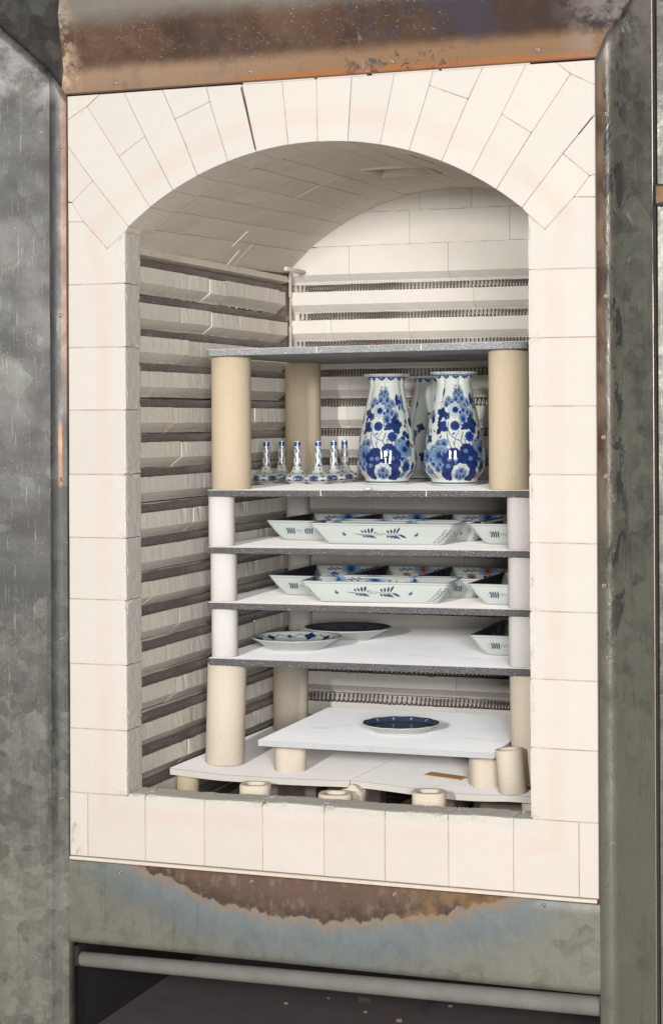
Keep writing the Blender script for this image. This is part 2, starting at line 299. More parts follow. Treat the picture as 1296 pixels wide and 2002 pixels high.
def rough_edges(o, length=.012, amp=.0012, seed=0, chips=.0, zone=None):
    """subdivide and knock the surface about a little so that bricks have worn, uneven arrises"""
    bm = bmesh.new(); bm.from_mesh(o.data)
    bmesh.ops.triangulate(bm, faces=bm.faces)
    for _ in range(6):
        es = [e for e in bm.edges if e.calc_length() > length]
        if not es: break
        bmesh.ops.subdivide_edges(bm, edges=es, cuts=1, use_grid_fill=True)
    bm.normal_update()
    for v in bm.verts:
        p = v.co; nv = mnoise.noise(p*70+Vector((seed, 0, 0)))*.6+mnoise.noise(p*190+Vector((0, seed, 0)))*.5
        sharp = max([e.calc_face_angle(0) for e in v.link_edges if len(e.link_faces) == 2] or [0]) > R(28)
        z_ = 1. if (zone is None or zone(p)) else .25
        d = amp*nv*z_
        if sharp: d -= amp*.6*z_+(chips*max(0, mnoise.noise(p*45+Vector((3, seed, 1)))-.15)*3 if z_ == 1. else 0)
        v.co = p+v.normal*d
    bm.to_mesh(o.data); bm.free()
def px(u, v, axis, val):
    """photo pixel -> point on an axis plane, for laying the bricks and pots out where they stand"""
    d = MR.T @ np.array([(u-648)/F_PX, (CY-v)/F_PX, 1.0]); i = 'xyz'.index(axis); return CAM+d*(val-CAM[i])/d[i]

# ------------------------------------------------------------------ the kiln (one fixed thing)
kiln = empty('kiln', (0, 0, 0), 'open electric kiln with pale brick arch front set in a heat-stained galvanised steel casing', 'kiln')
front = empty('brick_front', (0, 0, 0), parent=kiln)

P = {'A':(.068,1.446),'B':(.0413,1.4242),'C':(0,1.4009),'D':(.1079,1.3253),'E':(.1622,1.361),'F':(.1193,1.446),'G':(0,1.3512),'H':(.053,1.2819),'I':(.0077,1.2425),'I2':(0,1.2443),'K':(.0327,1.2054),'K2':(0,1.2067),'L':(.0824,1.1526),'M':(.1983,1.446),'N':(.224,1.3895),'N2':(.2463,1.3381),'O':(.2946,1.4176),'O0':(.2883,1.446),'O2':(.3134,1.3579),'Q0':(.3583,1.446),'R0':(.4381,1.446),'S0':(.5048,1.446),'T0':(.5721,1.446),'TL':(0,1.446),'TR1':(.9466,1.446),'TR2':(1.0157,1.4026),'TRc':(1.0157,1.446),'U0':(.6536,1.446),'W0':(.7248,1.446),'W1':(.718,1.4203),'X0':(.8166,1.446),'X1':(.789,1.392),'Y0':(.8941,1.446),'Y1':(.8498,1.3613),'Z0':(.9724,1.4244),'Z1':(.9031,1.3262),'a1':(.1273,1.1925),'a10':(.6255,1.3202),'a11':(.6797,1.3064),'a12':(.7399,1.2844),'a13':(.7929,1.2585),'a14':(.8394,1.23),'a15':(.885,1.1956),'a2':(.1718,1.2267),'a3':(.2193,1.2564),'a4':(.269,1.2814),'a5':(.3308,1.3047),'a6':(.3868,1.3194),'a7':(.4495,1.3291),'a8':(.5064,1.332),'a9':(.5642,1.3293),'b0':(1.0157,1.3523),'b1':(.9584,1.287),'b2':(1.0052,1.2464),'b3':(1.0157,1.2482),'b4':(.9774,1.2108),'b5':(1.0157,1.2093),'b6':(.9256,1.1568),'j':(.121,1.183),'jr':(.8955,1.184)}
XC, ZC, RC = .508, .743, .589
def arcpts(a, b):
    (x0, z0), (x1, z1) = P[a], P[b]; t0 = math.atan2(z0-ZC, x0-XC); t1 = math.atan2(z1-ZC, x1-XC)
    return [(XC+RC*math.cos(t0+(t1-t0)*i/5), ZC+RC*math.sin(t0+(t1-t0)*i/5)) for i in range(1, 5)]
def poly(spec):
    out = []; names = spec.split()
    for i, n in enumerate(names):
        out.append(P[n]); m = names[(i+1) % len(names)]
        if n[0] == 'a' and m[0] == 'a' and n != m: out += arcpts(n, m)
    return out
def inset(pts, d):
    n = len(pts); A = sum(pts[i][0]*pts[(i+1) % n][1]-pts[(i+1) % n][0]*pts[i][1] for i in range(n)); s = 1 if A > 0 else -1; out = []
    for i in range(n):
        p0, p1, p2 = Vector(pts[i-1]), Vector(pts[i]), Vector(pts[(i+1) % n])
        e1 = (p1-p0).normalized(); e2 = (p2-p1).normalized(); n1 = Vector((-e1.y, e1.x))*s; n2 = Vector((-e2.y, e2.x))*s
        b = (n1+n2); b = b.normalized() if b.length > 1e-6 else n1; c = max(.35, b.dot(n1)); q = p1+b*(d/c); out.append((q.x, q.y))
    return out
def prism(name, pts, y0, y1, mat, parent, gap=.0006, cham=.0009, tilt=0.):
    n = len(pts); a = inset(pts, gap+cham); b = inset(pts, gap); V = [(x, y0, z) for x, z in a]+[(x, y0+cham, z) for x, z in b]+[(x, y1, z) for x, z in b]
    F = [tuple(range(n))]+[(i, (i+1) % n, n+(i+1) % n, n+i) for i in range(n)]+[(n+i, n+(i+1) % n, 2*n+(i+1) % n, 2*n+i) for i in range(n)]+[tuple(range(2*n, 3*n))]
    return mesh(name, V, F, mat, parent)
D_ARCH = .114
arch = ['TL A B C', 'C B D a2 a1 H G'.replace('D a2', 'D a2'), 'A F E D B', 'D E a3 a2', 'F M N N2 a4 a3 E', 'M O0 O N', 'N O O2 a5 a4 N2', 'O0 Q0 a6 a5 O2 O', 'Q0 R0 a7 a6', 'R0 S0 a8 a7', 'S0 T0 a9 a8', 'T0 U0 a10 a9', 'U0 W0 W1 a11 a10',
        'W0 X0 X1 W1', 'W1 X1 a12 a11', 'X0 Y0 Y1 a13 a12 X1', 'Y0 TR1 Z0 Z1 Y1', 'Y1 Z1 a14 a13', 'TR1 TRc TR2 Z0', 'Z0 TR2 b0 b1 a15 a14 Z1', 'b0 b3 b2 b1', 'b1 b2 b4 b6 jr a15', 'b3 b5 b4 b2',
        'G H I I2', 'H a1 j L K I', 'I2 I K K2']
for i, sp in enumerate(arch):
    o = prism('brick', poly(sp), random.uniform(-.0008, .0008), .066 if (' j ' in sp or ' jr ' in sp and 'b6' in sp) else D_ARCH, M['face'], front, gap=random.uniform(.0002, .0006))
    rough_edges(o, .03, .0003, i)
    o.data.materials.append(M['vault'])
    for p_ in o.data.polygons:
        if abs(p_.normal.y) < .5 and p_.center.y > .003 and math.hypot(p_.center.x-XC, p_.center.z-ZC) < RC+.004: p_.material_index = 1
def joint(a, b, wd=.0022, mat='mortar', y0=.0022, y1=.062):
    a, b = Vector(P.get(a, a)), Vector(P.get(b, b)); d = (b-a); L = d.length; d.normalize(); nx = Vector((-d.y, d.x))*wd/2; a = a+d*.001; b = b-d*.0025
    q = [a+nx, b+nx, b-nx, a-nx]; V = [(p.x, y0, p.y) for p in q]+[(p.x, y1, p.y) for p in q]
    return V, [(0, 1, 2, 3), (4, 5, 6, 7), (0, 1, 5, 4), (1, 2, 6, 5), (2, 3, 7, 6), (3, 0, 4, 7)]
JV, JF, GV, GF = [], [], [], []
def addj(*names, wd=.0022, dark=False):
    for a, b in zip(names, names[1:]):
        v, f = joint(a, b, wd); TV, TF = (GV, GF) if dark else (JV, JF); n = len(TV); TV += v; TF += [tuple(n+i for i in q) for q in f]
for l in ('C B', 'B D', 'D a2', 'E D', 'F E', 'E a3', 'M N', 'N N2 a4', 'N O', 'O0 O O2 a5', 'R0 a7', 'S0 a8', 'T0 a9', 'W0 W1 a11', 'W1 X1', 'X0 X1 a12', 'Y0 Y1 a13', 'Y1 Z1', 'TR1 Z0 TR2', 'Z0 Z1 a14', 'b1 a15', 'b1 b2', 'b2 b3', 'b4 b2', 'b4 b5', 'b4 b6', 'b6 jr', 'G H a1', 'H I', 'I K L', 'K2 K', 'L j', 'I2 I'): addj(*l.split())
for l in ('A B', 'U0 a10', 'T0 a9'): addj(*l.split(), wd=.003, dark=True)
# wide open joints: pull the neighbours' shadow in with dark strips standing a little proud of the mortar
P['Q1'] = (.3575, 1.441); P['a6b'] = (.3862, 1.3215); P['b0b'] = (1.012, 1.3485); P['b1b'] = (.985, 1.317)
for a, b, wd in (('Q1', 'a6b', .0024), ('b0b', 'b1b', .0022), ('I2', 'I', .0022)):
    v, f = joint(a, b, wd); v = [(x, (-.0012 if y < .05 else y), z) for x, y, z in v]; n = len(GV); GV += v; GF += [tuple(n+i for i in q) for q in f]
# jambs
ZL = [.120, .242, .365, .488, .605, .725, .847, .966, 1.086]; ZR = [.130, .254, .374, .492, .611, .730, .849, .968, 1.087]
XJ, XJR, WF, HF = .121, .8955, 1.0157, 1.446
jl = [('L', [(0, ZL[i]), (XJ, ZL[i]), (XJ, ZL[i+1]), (0, ZL[i+1])]) for i in range(8)]+[('L', [(0, 1.086), (XJ, 1.086), (XJ, 1.183), P['L'], P['K'], P['K2']])]
jl += [('R', [(XJR, ZR[i]), (WF, ZR[i]), (WF, ZR[i+1]), (XJR, ZR[i+1])]) for i in range(8)]+[('R', [(XJR, 1.087), (WF, 1.087), P['b5'], P['b4'], P['b6'], (XJR, 1.184)])]
for i, (sd, pts) in enumerate(jl):
    o = prism('brick', pts, random.uniform(-.0006, .0006), .066, M['jamb'], front, gap=.0004, cham=.0012); rough_edges(o, .0085, .0009, i+40, chips=.0022, zone=lambda p: XJ-.02 < p.x < XJR+.02)
for i in range(1, 9):
    for (x0, x1, z) in ((0, XJ-.003, ZL[i]), (XJR+.003, WF, ZR[i])):
        v, f = joint((x0, z), (x1, z), .0024, y1=.06); n = len(JV); JV += v; JF += [tuple(n+q for q in g) for g in f]
# sill bricks
XS = [0, .0374, .1571, .2772, .3935, .5131, .629, .7469, .8647, .9807, WF]
sz = lambda x: .1235+.006*x+.0012*math.sin(x*17)
for i in range(10):
    x0, x1 = XS[i], XS[i+1]
    if i == 0: pts = [(x0, 0), (x1, 0), (x1, .120), (x0, .120)]
    elif i == 1: pts = [(x0, 0), (x1, 0), (x1, .125), (XJ+.001, .125), (XJ+.001, .120), (x0, .120)]
    elif i == 8: pts = [(x0, 0), (x1, 0), (x1, .130), (XJR, .130), (x0, sz(x0))]
    elif i == 9: pts = [(x0, 0), (x1, 0), (x1, .130), (x0, .130)]
    else: pts = [(x0, 0), (x1, 0), (x1, sz(x1)), ((x0+x1)/2, sz((x0+x1)/2)+.0004), (x0, sz(x0))]
    o = prism('sill_brick', pts, random.uniform(-.0006, .0006), .068, M['face'], front, gap=.0003, cham=.0012); rough_edges(o, .0085, .0009, i+70, chips=.005, zone=lambda p: p.z > .112 and XJ < p.x < XJR)
    if i:
        v, f = joint((x0, 0), (x0, .120), .0024, y1=.066); n = len(JV); JV += v; JF += [tuple(n+q for q in g) for g in f]
for x0, x1, z in ((0, XJ-.003, .120), (XJR+.003, WF, .130)):
    v, f = joint((x0, z), (x1, z), .0024, y1=.06); n = len(JV); JV += v; JF += [tuple(n+q for q in g) for g in f]
tag(mesh('mortar_joint', JV, JF, M['mortar'], front), kind='stuff'); tag(mesh('open_joint', GV, GF, M['gap'], front), kind='stuff')
# thin packing slips between the arch bricks and the steel
for i, (x0, x1) in enumerate(((.36, .50), (.505, .60), (.61, .735), (.74, .90))):
    boxobj('packing_slip', (x0, .004, 1.4462), (x1, .05, 1.4488), M['face'], front)

# ------------------------------------------------------------------ vault
vault = empty('vault', (0, 0, 0), parent=kiln)
def vc(Y): s = Y/.93; return ZC+.047*s, RC-.024*s
ang = [math.atan2(P['a%d' % i][1]-ZC, P['a%d' % i][0]-XC) for i in range(1, 16)]
step = ang[0]-ang[1]; ang = [ang[0]+.030+step*1.0, ang[0]]+ang[1:]+[ang[-1]-.085, ang[-1]-.15]
XWL, XWR = .100, .916
for i in range(len(ang)-1):
    t0, t1 = ang[i], ang[i+1]
    ys = ([D_ARCH, .26, .50, .735, .93] if i % 2 else [D_ARCH, .37, .62, .93]); ys = [y+(random.uniform(-.02, .02) if 0 < k < len(ys)-1 else 0) for k, y in enumerate(ys)]
    vent = i in (7, 8)
    if vent: ys = [D_ARCH, .27+.05*(i-7), .445, .565, .76, .93]
    if i == 0 or i >= len(ang)-3: ys[0] = .0668
    for k in range(len(ys)-1):
        if vent and k == 2: continue
        V, F = [], []; g = .0007; off = random.uniform(-.0009, .0009); N = 4; NY = 3
        for j in range(NY+1):
            Y = ys[k]+g+(ys[k+1]-ys[k]-2*g)*j/NY; zc, r = vc(Y); r += off
            for a in range(N+1):
                t = t0-g/r+(t1-t0+2*g/r)*a/N; ed = .0012 if (a in (0, N) or j in (0, NY)) else 0
                V.append((XC+(r+ed)*math.cos(t), Y, zc+(r+ed)*math.sin(t)))
            for a in range(N+1):
                t = t0-g/r+(t1-t0+2*g/r)*a/N; V.append((XC+(r+.07)*math.cos(t), Y, zc+(r+.07)*math.sin(t)))
        W = 2*(N+1)
        for j in range(NY):
            for a in range(N):
                p = j*W+a; F += [(p, p+1, p+W+1, p+W)]; q = p+N+1; F += [(q, q+1, q+W+1, q+W)]
            for a in (0, N): p = j*W+a; F.append((p, p+W, p+W+N+1, p+N+1))
        for j in (0, NY):
            for a in range(N): p = j*W+a; F.append((p, p+1, p+N+2, p+N+1))
        mesh('brick', V, F, M['vault'], vault, smooth=False)
V, F = [], []                       # joint backing behind the vault bricks
for j in range(13):
    Y = .02+.94*j/12; zc, r = vc(Y)
    for a in range(41): t = ang[0]+.02+(ang[-1]-ang[0]-.04)*a/40; V.append((XC+(r+.006)*math.cos(t), Y, zc+(r+.006)*math.sin(t)))
F = [(j*41+a, j*41+a+1, j*41+a+42, j*41+a+41) for j in range(12) for a in range(40) if not (j in (5, 6) and False)]
vb = mesh('joint_backing', V, F, M['mortar_in'], vault)
# cut the backing over the vent and close the vent with a cap stone
bm = bmesh.new(); bm.from_mesh(vb.data)
kill = [f for f in bm.faces if .40 < f.calc_center_median().y < .60 and .42 < f.calc_center_median().x < .59]; bmesh.ops.delete(bm, geom=kill, context='FACES'); bm.to_mesh(vb.data); bm.free()
boxobj('vent_cap', (.40, .40, 1.375), (.62, .61, 1.40), M['vault'], vault)
V, F = [], []; box(V, F, (.438, .4405, 1.338), (.446, .5695, 1.376)); box(V, F, (.568, .4405, 1.338), (.576, .5695, 1.376)); box(V, F, (.446, .4385, 1.338), (.568, .4448, 1.376)); box(V, F, (.446, .5652, 1.338), (.568, .572, 1.376)); mesh('vent_lining', V, F, M['vault'], vault)
# patches of fresh white mortar in cracked joints
def crack(pts, wd=.003, proud=.0016):
    V, F = [], []; n = 10; sub = []
    for (t0, y0), (t1, y1) in zip(pts, pts[1:]): sub += [(t0+(t1-t0)*i/n, y0+(y1-y0)*i/n) for i in range(n)]
    sub.append(pts[-1])
    for i, (t, Y) in enumerate(sub):
        zc, r = vc(Y); t = R(t); hw = wd*(.5+.45*abs(math.sin(i*1.7)))*.5*min(1, i*.6+.3, (len(sub)-1-i)*.6+.3); Y += random.uniform(-.001, .001)
        for dy, pr in ((-hw, 0), (0, proud), (hw, 0)): V.append((XC+(r-pr)*math.cos(t), Y+dy, zc+(r-pr)*math.sin(t)))
    for i in range(len(sub)-1):
        for a in (0, 1): p = i*3+a; F.append((p, p+1, p+4, p+3))
    return mesh('mortar_patch', V, F, M['wash'], vault)
crack([(131.6, .509), (126.8, .507)], .003); crack([(138.8, .570), (132.4, .562)], .004); crack([(114.8, .506), (108, .49), (103, .475)], .0018, .0008)

# ------------------------------------------------------------------ grooved side and rear walls with heating coils
T0 = [1.127, 1.0565, .991, .923, .853, .784, .716, .646, .580, .511, .446, .376, .308, .236, .172, .107, .042]
PROF = [(0, 0), (0, -.0305), (.020, -.0455), (.024, -.0505), (.060, -.0505), (.060, .0165), (.029, .0165), (.029, .004), (.024, -.004), (.016, -.007), (.008, -.005), (.0035, 0)]
def strip(name, prof, a, b, T, place, mat, parent, seed, drop=0., fine=True):
    """groove brick: profile (depth into wall, height) swept from a to b along the wall"""
    n = len(prof); L = b-a; k = max(2, int(L/.012)) if fine else 2; V, F = [], []; g = .0004
    for i in range(k+1):
        s = a+g+(L-2*g)*i/k
        for j, (w_, h) in enumerate(prof):
            dw = dh = 0.
            if w_ < .025 and fine:
                q = Vector((s*60, j*5.3, seed*7.7)); dw = mnoise.noise(q)*.0009; dh = mnoise.noise(q*1.3+Vector((9, 1, 2)))*.0009
                if j in (0, 11, 1):
                    c = mnoise.noise(Vector((s*34, seed*3.1, j*.8)));  c2 = max(0, c-.38)
                    if j in (0, 11): dh -= c2*.013
                    if j == 0: dw += c2*.008
                if i in (0, k) and j < 3: dw += .0009
            V.append(place(s, w_+dw, T+h+dh+drop*(i/k-.5)))
    for i in range(k):
        for j in range(n): F.append((i*n+j, i*n+(j+1) % n, (i+1)*n+(j+1) % n, (i+1)*n+j))
    F += [tuple(range(n)), tuple(range(k*n, k*n+n))]
    return mesh(name, V, F, mat, parent)
place_l = lambda s, w_, h: (XWL-w_, s, h)
place_r = lambda s, w_, h: (XWR+w_, s, h)
place_b = lambda s, w_, h: (s, .93+w_, h)
lw = empty('left_wall', (0, 0, 0), parent=kiln); rw = empty('right_wall', (0, 0, 0), parent=kiln); bw = empty('rear_wall', (0, 0, 0), parent=kiln)
LJ = {0: [.45, .545, .86], 1: [.30, .46, .80], 2: [.335], 3: [.19, .62], 4: [.27, .50, .70], 5: [.30, .62], 6: [.41, .66], 7: [.36, .58], 8: [.27, .57], 9: [.16, .52], 10: [.29, .55], 11: [.23, .49, .7], 12: [.27, .58], 13: [.35, .62], 14: [.33, .60], 15: [.36, .62], 16: [.4]}
for r_, T in enumerate(T0):
    cuts = [.0665]+LJ[r_]+[.912+.01*(r_ % 3)]
    for k in range(len(cuts)-1):
        step_ = 0 if k == 0 else random.uniform(-.002, .001)
        dw = .003 if (r_ in (2, 3) and k == 0) else (-.0 if k else 0)
        off = random.uniform(-.0012, .0012)-dw*1.2+(.0045 if (r_ == 1 and k == 3) or (r_ == 0 and k == 3) else 0)
        pl = (lambda s, w_, h, off=off: (XWL-w_-off, s, h))
        strip('brick', PROF, cuts[k], cuts[k+1], T+step_, pl, M['strip'], lw, r_*9+k)
        if r_ in (2, 3) and k == 1:   # fresh white end patch where the joint has opened
            y = cuts[1]; hw = .0035; pts = [(.002, -.002), (-.0022, -.006), (-.0022, -.029), (.020, -.0435), (.024, -.0495), (.030, -.0495), (.030, -.002)]
            V = [(XWL-w_, y-hw, T+h) for w_, h in pts]+[(XWL-w_, y+hw, T+h) for w_, h in pts]; n = len(pts)
            mesh('mortar_patch', V, [tuple(range(n)), tuple(range(n, 2*n))]+[(i, (i+1) % n, n+(i+1) % n, n+i) for i in range(n)], M['wash'], lw)
    strip('brick', PROF, .0665, .50, T, place_r, M['strip'], rw, 0, fine=False); strip('brick', PROF, .50, .928, T, place_r, M['strip'], rw, 0, fine=False)
RJ = [[.545, .80], [.20, .39, .72], [.13+.075, .50, .78], [.245, .62], [.24, .56], [.236, .60], [.236, .55], [.30, .62], [.34, .56], [.38, .52, .78], [.30, .60], [.28, .60, .8], [.40, .72], [.50, .815], [.50, .80], [.45, .75], [.5]]
RPROF = [(w_, h) for w_, h in PROF]
for r_, T in enumerate(T0):
    Tb = T+(.004 if 0 < r_ < 9 else 0)+(-.006 if r_ == 14 else 0)
    cuts = [.096]+RJ[r_]+[.94]
    for k in range(len(cuts)-1): strip('brick', RPROF, cuts[k], cuts[k+1], Tb, place_b, M['rear'], bw, 200+r_*5+k)
# plain rear bricks above the grooves (the lowest has the same chamfer underneath)
P0 = [(0, .065), (0, 0), (.020, -.015), (.024, -.0225), (.06, -.0225), (.06, .065)]
for k, (a, b) in enumerate(((.096, .245), (.245, .485), (.485, .73), (.73, .94))): strip('brick', P0, a, b, 1.167, place_b, M['rear'], bw, 300+k)
for row, (z0, z1, xs) in enumerate(((1.2325, 1.309, (.06, .393, .63, .86, .95)), (1.3095, 1.385, (.06, .288, .418, .541, .69, .95)))):
    for k in range(len(xs)-1): o = strip('brick', [(0, z1-z0), (0, 0), (.06, 0), (.06, z1-z0)], xs[k], xs[k+1], z0, place_b, M['rear'], bw, 320+row*8+k)
boxobj('joint_backing', (.03, .985, .0), (.99, .995, 1.45), M['mortar_in'], bw); boxobj('joint_backing', (.035, .067, .0), (.045, .985, 1.2), M['mortar_in'], lw); boxobj('joint_backing', (.971, .067, .0), (.981, .985, 1.2), M['mortar_in'], rw)
# skewback slip above the first coil on each side
for sgn, par in ((1, lw), (-1, rw)):
    x = XWL if sgn > 0 else XWR
    V = [(x-sgn*.0, y, 1.150) if i == 0 else ((x-sgn*.03, y, 1.1435) if i == 1 else ((x-sgn*.055, y, 1.16) if i == 2 else (x-sgn*.004, y, 1.165))) for y in (.0665, .92) for i in range(4)]
    o = mesh('skewback', V, [(0, 1, 2, 3), (4, 5, 6, 7), (0, 1, 5, 4), (1, 2, 6, 5), (2, 3, 7, 6), (3, 0, 4, 7)], M['vault'], par); rough_edges(o, .03, .001, 5)
# broken mortar crumbs along the joints of the upper left rows
V, F = [], []
for (z, ya, yb, n, sz) in ((1.075, .30, .86, 34, .006), (1.005, .28, .86, 40, .006), (1.149, .50, .88, 26, .005), (.94, .15, .32, 12, .004), (.88, .6, .8, 14, .006)):
    for i in range(n):
        y = ya+(yb-ya)*i/n+random.uniform(-.006, .006); s_ = sz*random.uniform(.35, 1); c = Vector((XWL-.019-random.uniform(0, .003), y, z+random.uniform(-.001, .002))); m = len(V)
        for q in ((1, 0, 0), (-1, 0, 0), (0, 1.8, 0), (0, -1.8, 0), (0, 0, .55), (0, 0, -.55)): V.append(tuple(c+Vector(q)*s_*random.uniform(.7, 1.2)))
        F += [tuple(m+j for j in f) for f in ((0, 2, 4), (2, 1, 4), (1, 3, 4), (3, 0, 4), (2, 0, 5), (1, 2, 5), (3, 1, 5), (0, 3, 5))]
tag(mesh('mortar_crumbs', V, F, M['vault'], lw), kind='stuff')
# coils
def coil_mesh(name, L, pitch, r, wire, seed, seg=14, ends=True):
    rnd = random.Random(seed); V, F = [], []; s = 0.; t = 0.; pts = []; N = int(L/pitch*seg*1.02); M4 = 4
    ph = [rnd.uniform(0, 6) for _ in range(4)]
    for i in range(N*2):
        u = s/L; p = pitch*(1+.16*math.sin(u*9+ph[0])+.12*math.sin(u*31+ph[1]))
        if ends and (u < .03 or u > .97): p *= 1.5
        s += p/seg
        if s > L: break
        a = 2*math.pi*i/seg; sag = .0006*math.sin(u*17+ph[2])+.0003*math.sin(u*41+ph[3]); rr = r*(1+.03*math.sin(u*60+ph[1]))
        pts.append((s, rr*math.cos(a)+.001*math.sin(u*11+ph[3]), rr*math.sin(a)+sag))
    pts = [Vector(p) for p in pts]
    for i, p in enumerate(pts):
        tg = (pts[min(i+1, len(pts)-1)]-pts[max(i-1, 0)]).normalized(); rd = Vector((0, p.y, p.z)).normalized(); bn = tg.cross(rd).normalized(); rd = bn.cross(tg)
        for k in range(M4): a = 2*math.pi*(k+.5)/M4; V.append(p+(rd*math.cos(a)+bn*math.sin(a))*wire)
    for i in range(len(pts)-1):
        for k in range(M4): F.append((i*M4+k, i*M4+(k+1) % M4, (i+1)*M4+(k+1) % M4, (i+1)*M4+k))
    me = bpy.data.meshes.new(name); me.from_pydata([tuple(v) for v in V], [], F); me.materials.append(M['wire']); me.polygons.foreach_set('use_smooth', [True]*len(me.polygons)); me.update(); return me
cl = [coil_mesh('heating_coil', .845, .0080, .0095, .00145, k) for k in range(4)]
cb = [coil_mesh('heating_coil', .80, .0076, .0090, .0014, 10+k) for k in range(3)]
cb2 = coil_mesh('heating_coil', .80, .0098, .0092, .0018, 20)
def put(me, parent, loc, rz): o = bpy.data.objects.new('heating_coil', me); o.location = loc; o.rotation_euler = (0, 0, rz); link(o, parent); return o
for r_, T in enumerate(T0):
    put(cl[r_ % 4], lw, (XWL-.0155, .068+.004*(r_ % 2), T+.0058), R(90))
    put(cl[(r_+1) % 4], rw, (XWR+.0155, .068, T+.0048), R(90))
    put(cb2 if r_ >= 12 else cb[r_ % 3], bw, (.108+.006*(r_ % 2), .9455, T+(.004 if 0 < r_ < 9 else 0)+(-.006 if r_ == 14 else 0)+.0078), 0)
# corner upright between left and rear walls, heat-stained
M['corner'] = plain('stained_corner_brick', (.60, .535, .45), var=.22, sc=14)
for zz in range(3):
    o = boxobj('corner_brick', (.0985, .9185+.002*(zz % 2), .99+zz*.062), (.1045-.0015*(zz % 2), .9292, 1.0505+zz*.062), M['corner'], bw, .002); rough_edges(o, .012, .0012, zz+9)
# ceramic thermocouple rod poking out of the rear wall
def cyl(name, r, h, mat, parent=None, seg=40, r2=None, loc=(0, 0, 0), rot=None, bev=.0012, hollow=None, power=2., sq=1.):
    """round or rounded-square prop along +Z, optionally hollow"""
    r2 = r if r2 is None else r2; V, F = [], []
    def ring(rad, z):
        for i in range(seg):
            a = 2*math.pi*i/seg; c, s = math.cos(a), math.sin(a); k = (abs(c)**power+abs(s)**power)**(-1/power); V.append((rad*k*c, rad*k*s*sq, z))
    rings = [(r-bev, 0), (r, bev), (r*.5+r2*.5, h/2), (r2, h-bev), (r2-bev, h)]
    if hollow: rings += [(hollow+bev*.6, h), (hollow, h-bev), (hollow, h*.35)]
    for rad, z in rings: ring(rad, z)
    for i in range(len(rings)-1):
        for j in range(seg): F.append((i*seg+j, i*seg+(j+1) % seg, (i+1)*seg+(j+1) % seg, (i+1)*seg+j))
    F.append(tuple(range(seg))); F.append(tuple(range((len(rings)-1)*seg, len(rings)*seg)))
    o = mesh(name, V, F, mat, parent, smooth=True); o.location = loc
    if rot: o.rotation_euler = rot
    o.data.polygons[-1].use_smooth = False; o.data.polygons[-2].use_smooth = False
    return o
rod = cyl('ceramic_rod', .0052, .125, M['white'], kiln, 20, loc=(.134, .932, 1.1735), rot=(R(90), 0, 0), bev=.001)
# kiln floor: dark bricks under the stack
flr = empty('kiln_floor', (0, 0, 0), parent=kiln)
for i in range(4):
    for j in range(4): boxobj('floor_brick', (.06+.225*i+.0015, .07+.225*j+.0015, .0), (.06+.225*(i+1)-.0015, .07+.225*(j+1)-.0015, .04+random.uniform(-.002, .002)), M['floorb'], flr)
for i, (x, y, a) in enumerate(((.44, .40, .1), (.60, .47, -.1), (.74, .42, .05), (.30, .42, 0), (.52, .70, .1), (.82, .55, 0))):
    o = boxobj('bearer_brick', (-.055, -.03, 0), (.055, .03, .058), M['floorb'], flr, .003); o.location = (x, y, .0425); o.rotation_euler = (0, 0, a); rough_edges(o, .02, .001, i)
boxobj('kiln_roof', (-.02, .115, 1.452), (1.03, 1.02, 1.47), M['dark'], kiln); boxobj('kiln_back', (-.02, 1.0, -.05), (1.03, 1.02, 1.451), M['dark'], kiln)
boxobj('kiln_side', (-.02, .067, -.05), (-.003, .999, 1.451), M['dark'], kiln); boxobj('kiln_side', (1.019, .067, -.05), (1.03, .999, 1.451), M['dark'], kiln); boxobj('kiln_bed', (-.002, .02, -.07), (1.018, .999, -.012), M['dark'], kiln)

# ------------------------------------------------------------------ steel casing (part of the kiln)
casing = empty('steel_casing', (0, 0, 0), parent=kiln)
def bendprof(fl, run, rise, r1=.010, tail=.35):
    """(outward distance, y): inner return, flat flange, rounded bend forward, slope, rounded bend, flat"""
    pts = [(-.0008, .030), (-.0008, -.0022), (0, -.0035)]
    sl = math.atan2(rise, run)
    def arc(o, y, a0, a1, rad, n=6):
        out = []; cx = o-math.sin(a0)*rad*(1 if a1 > a0 else -1); sg = 1 if a1 > a0 else -1
        for i in range(n+1):
            a = a0+(a1-a0)*i/n; out.append((o+sg*rad*(math.sin(a)-math.sin(a0)), y-sg*rad*(math.cos(a0)-math.cos(a))))
        return out
    a = arc(fl-r1*math.tan(sl/2), -.0035, 0, sl, r1); pts += a
    e = (fl+run, -.0035-rise); r2 = .014; b0 = (e[0]-math.cos(sl)*r2*math.tan(sl/2), e[1]+math.sin(sl)*r2*math.tan(sl/2))
    pts += [((a[-1][0]+b0[0])/2, (a[-1][1]+b0[1])/2)]; pts += arc(b0[0], b0[1], sl, 0, r2); pts += [(fl+run+tail, e[1])]
    return pts
def dent(p): return mnoise.noise(Vector(p)*5)*.0016+mnoise.noise(Vector(p)*14)*.0006
HT = 1.4505
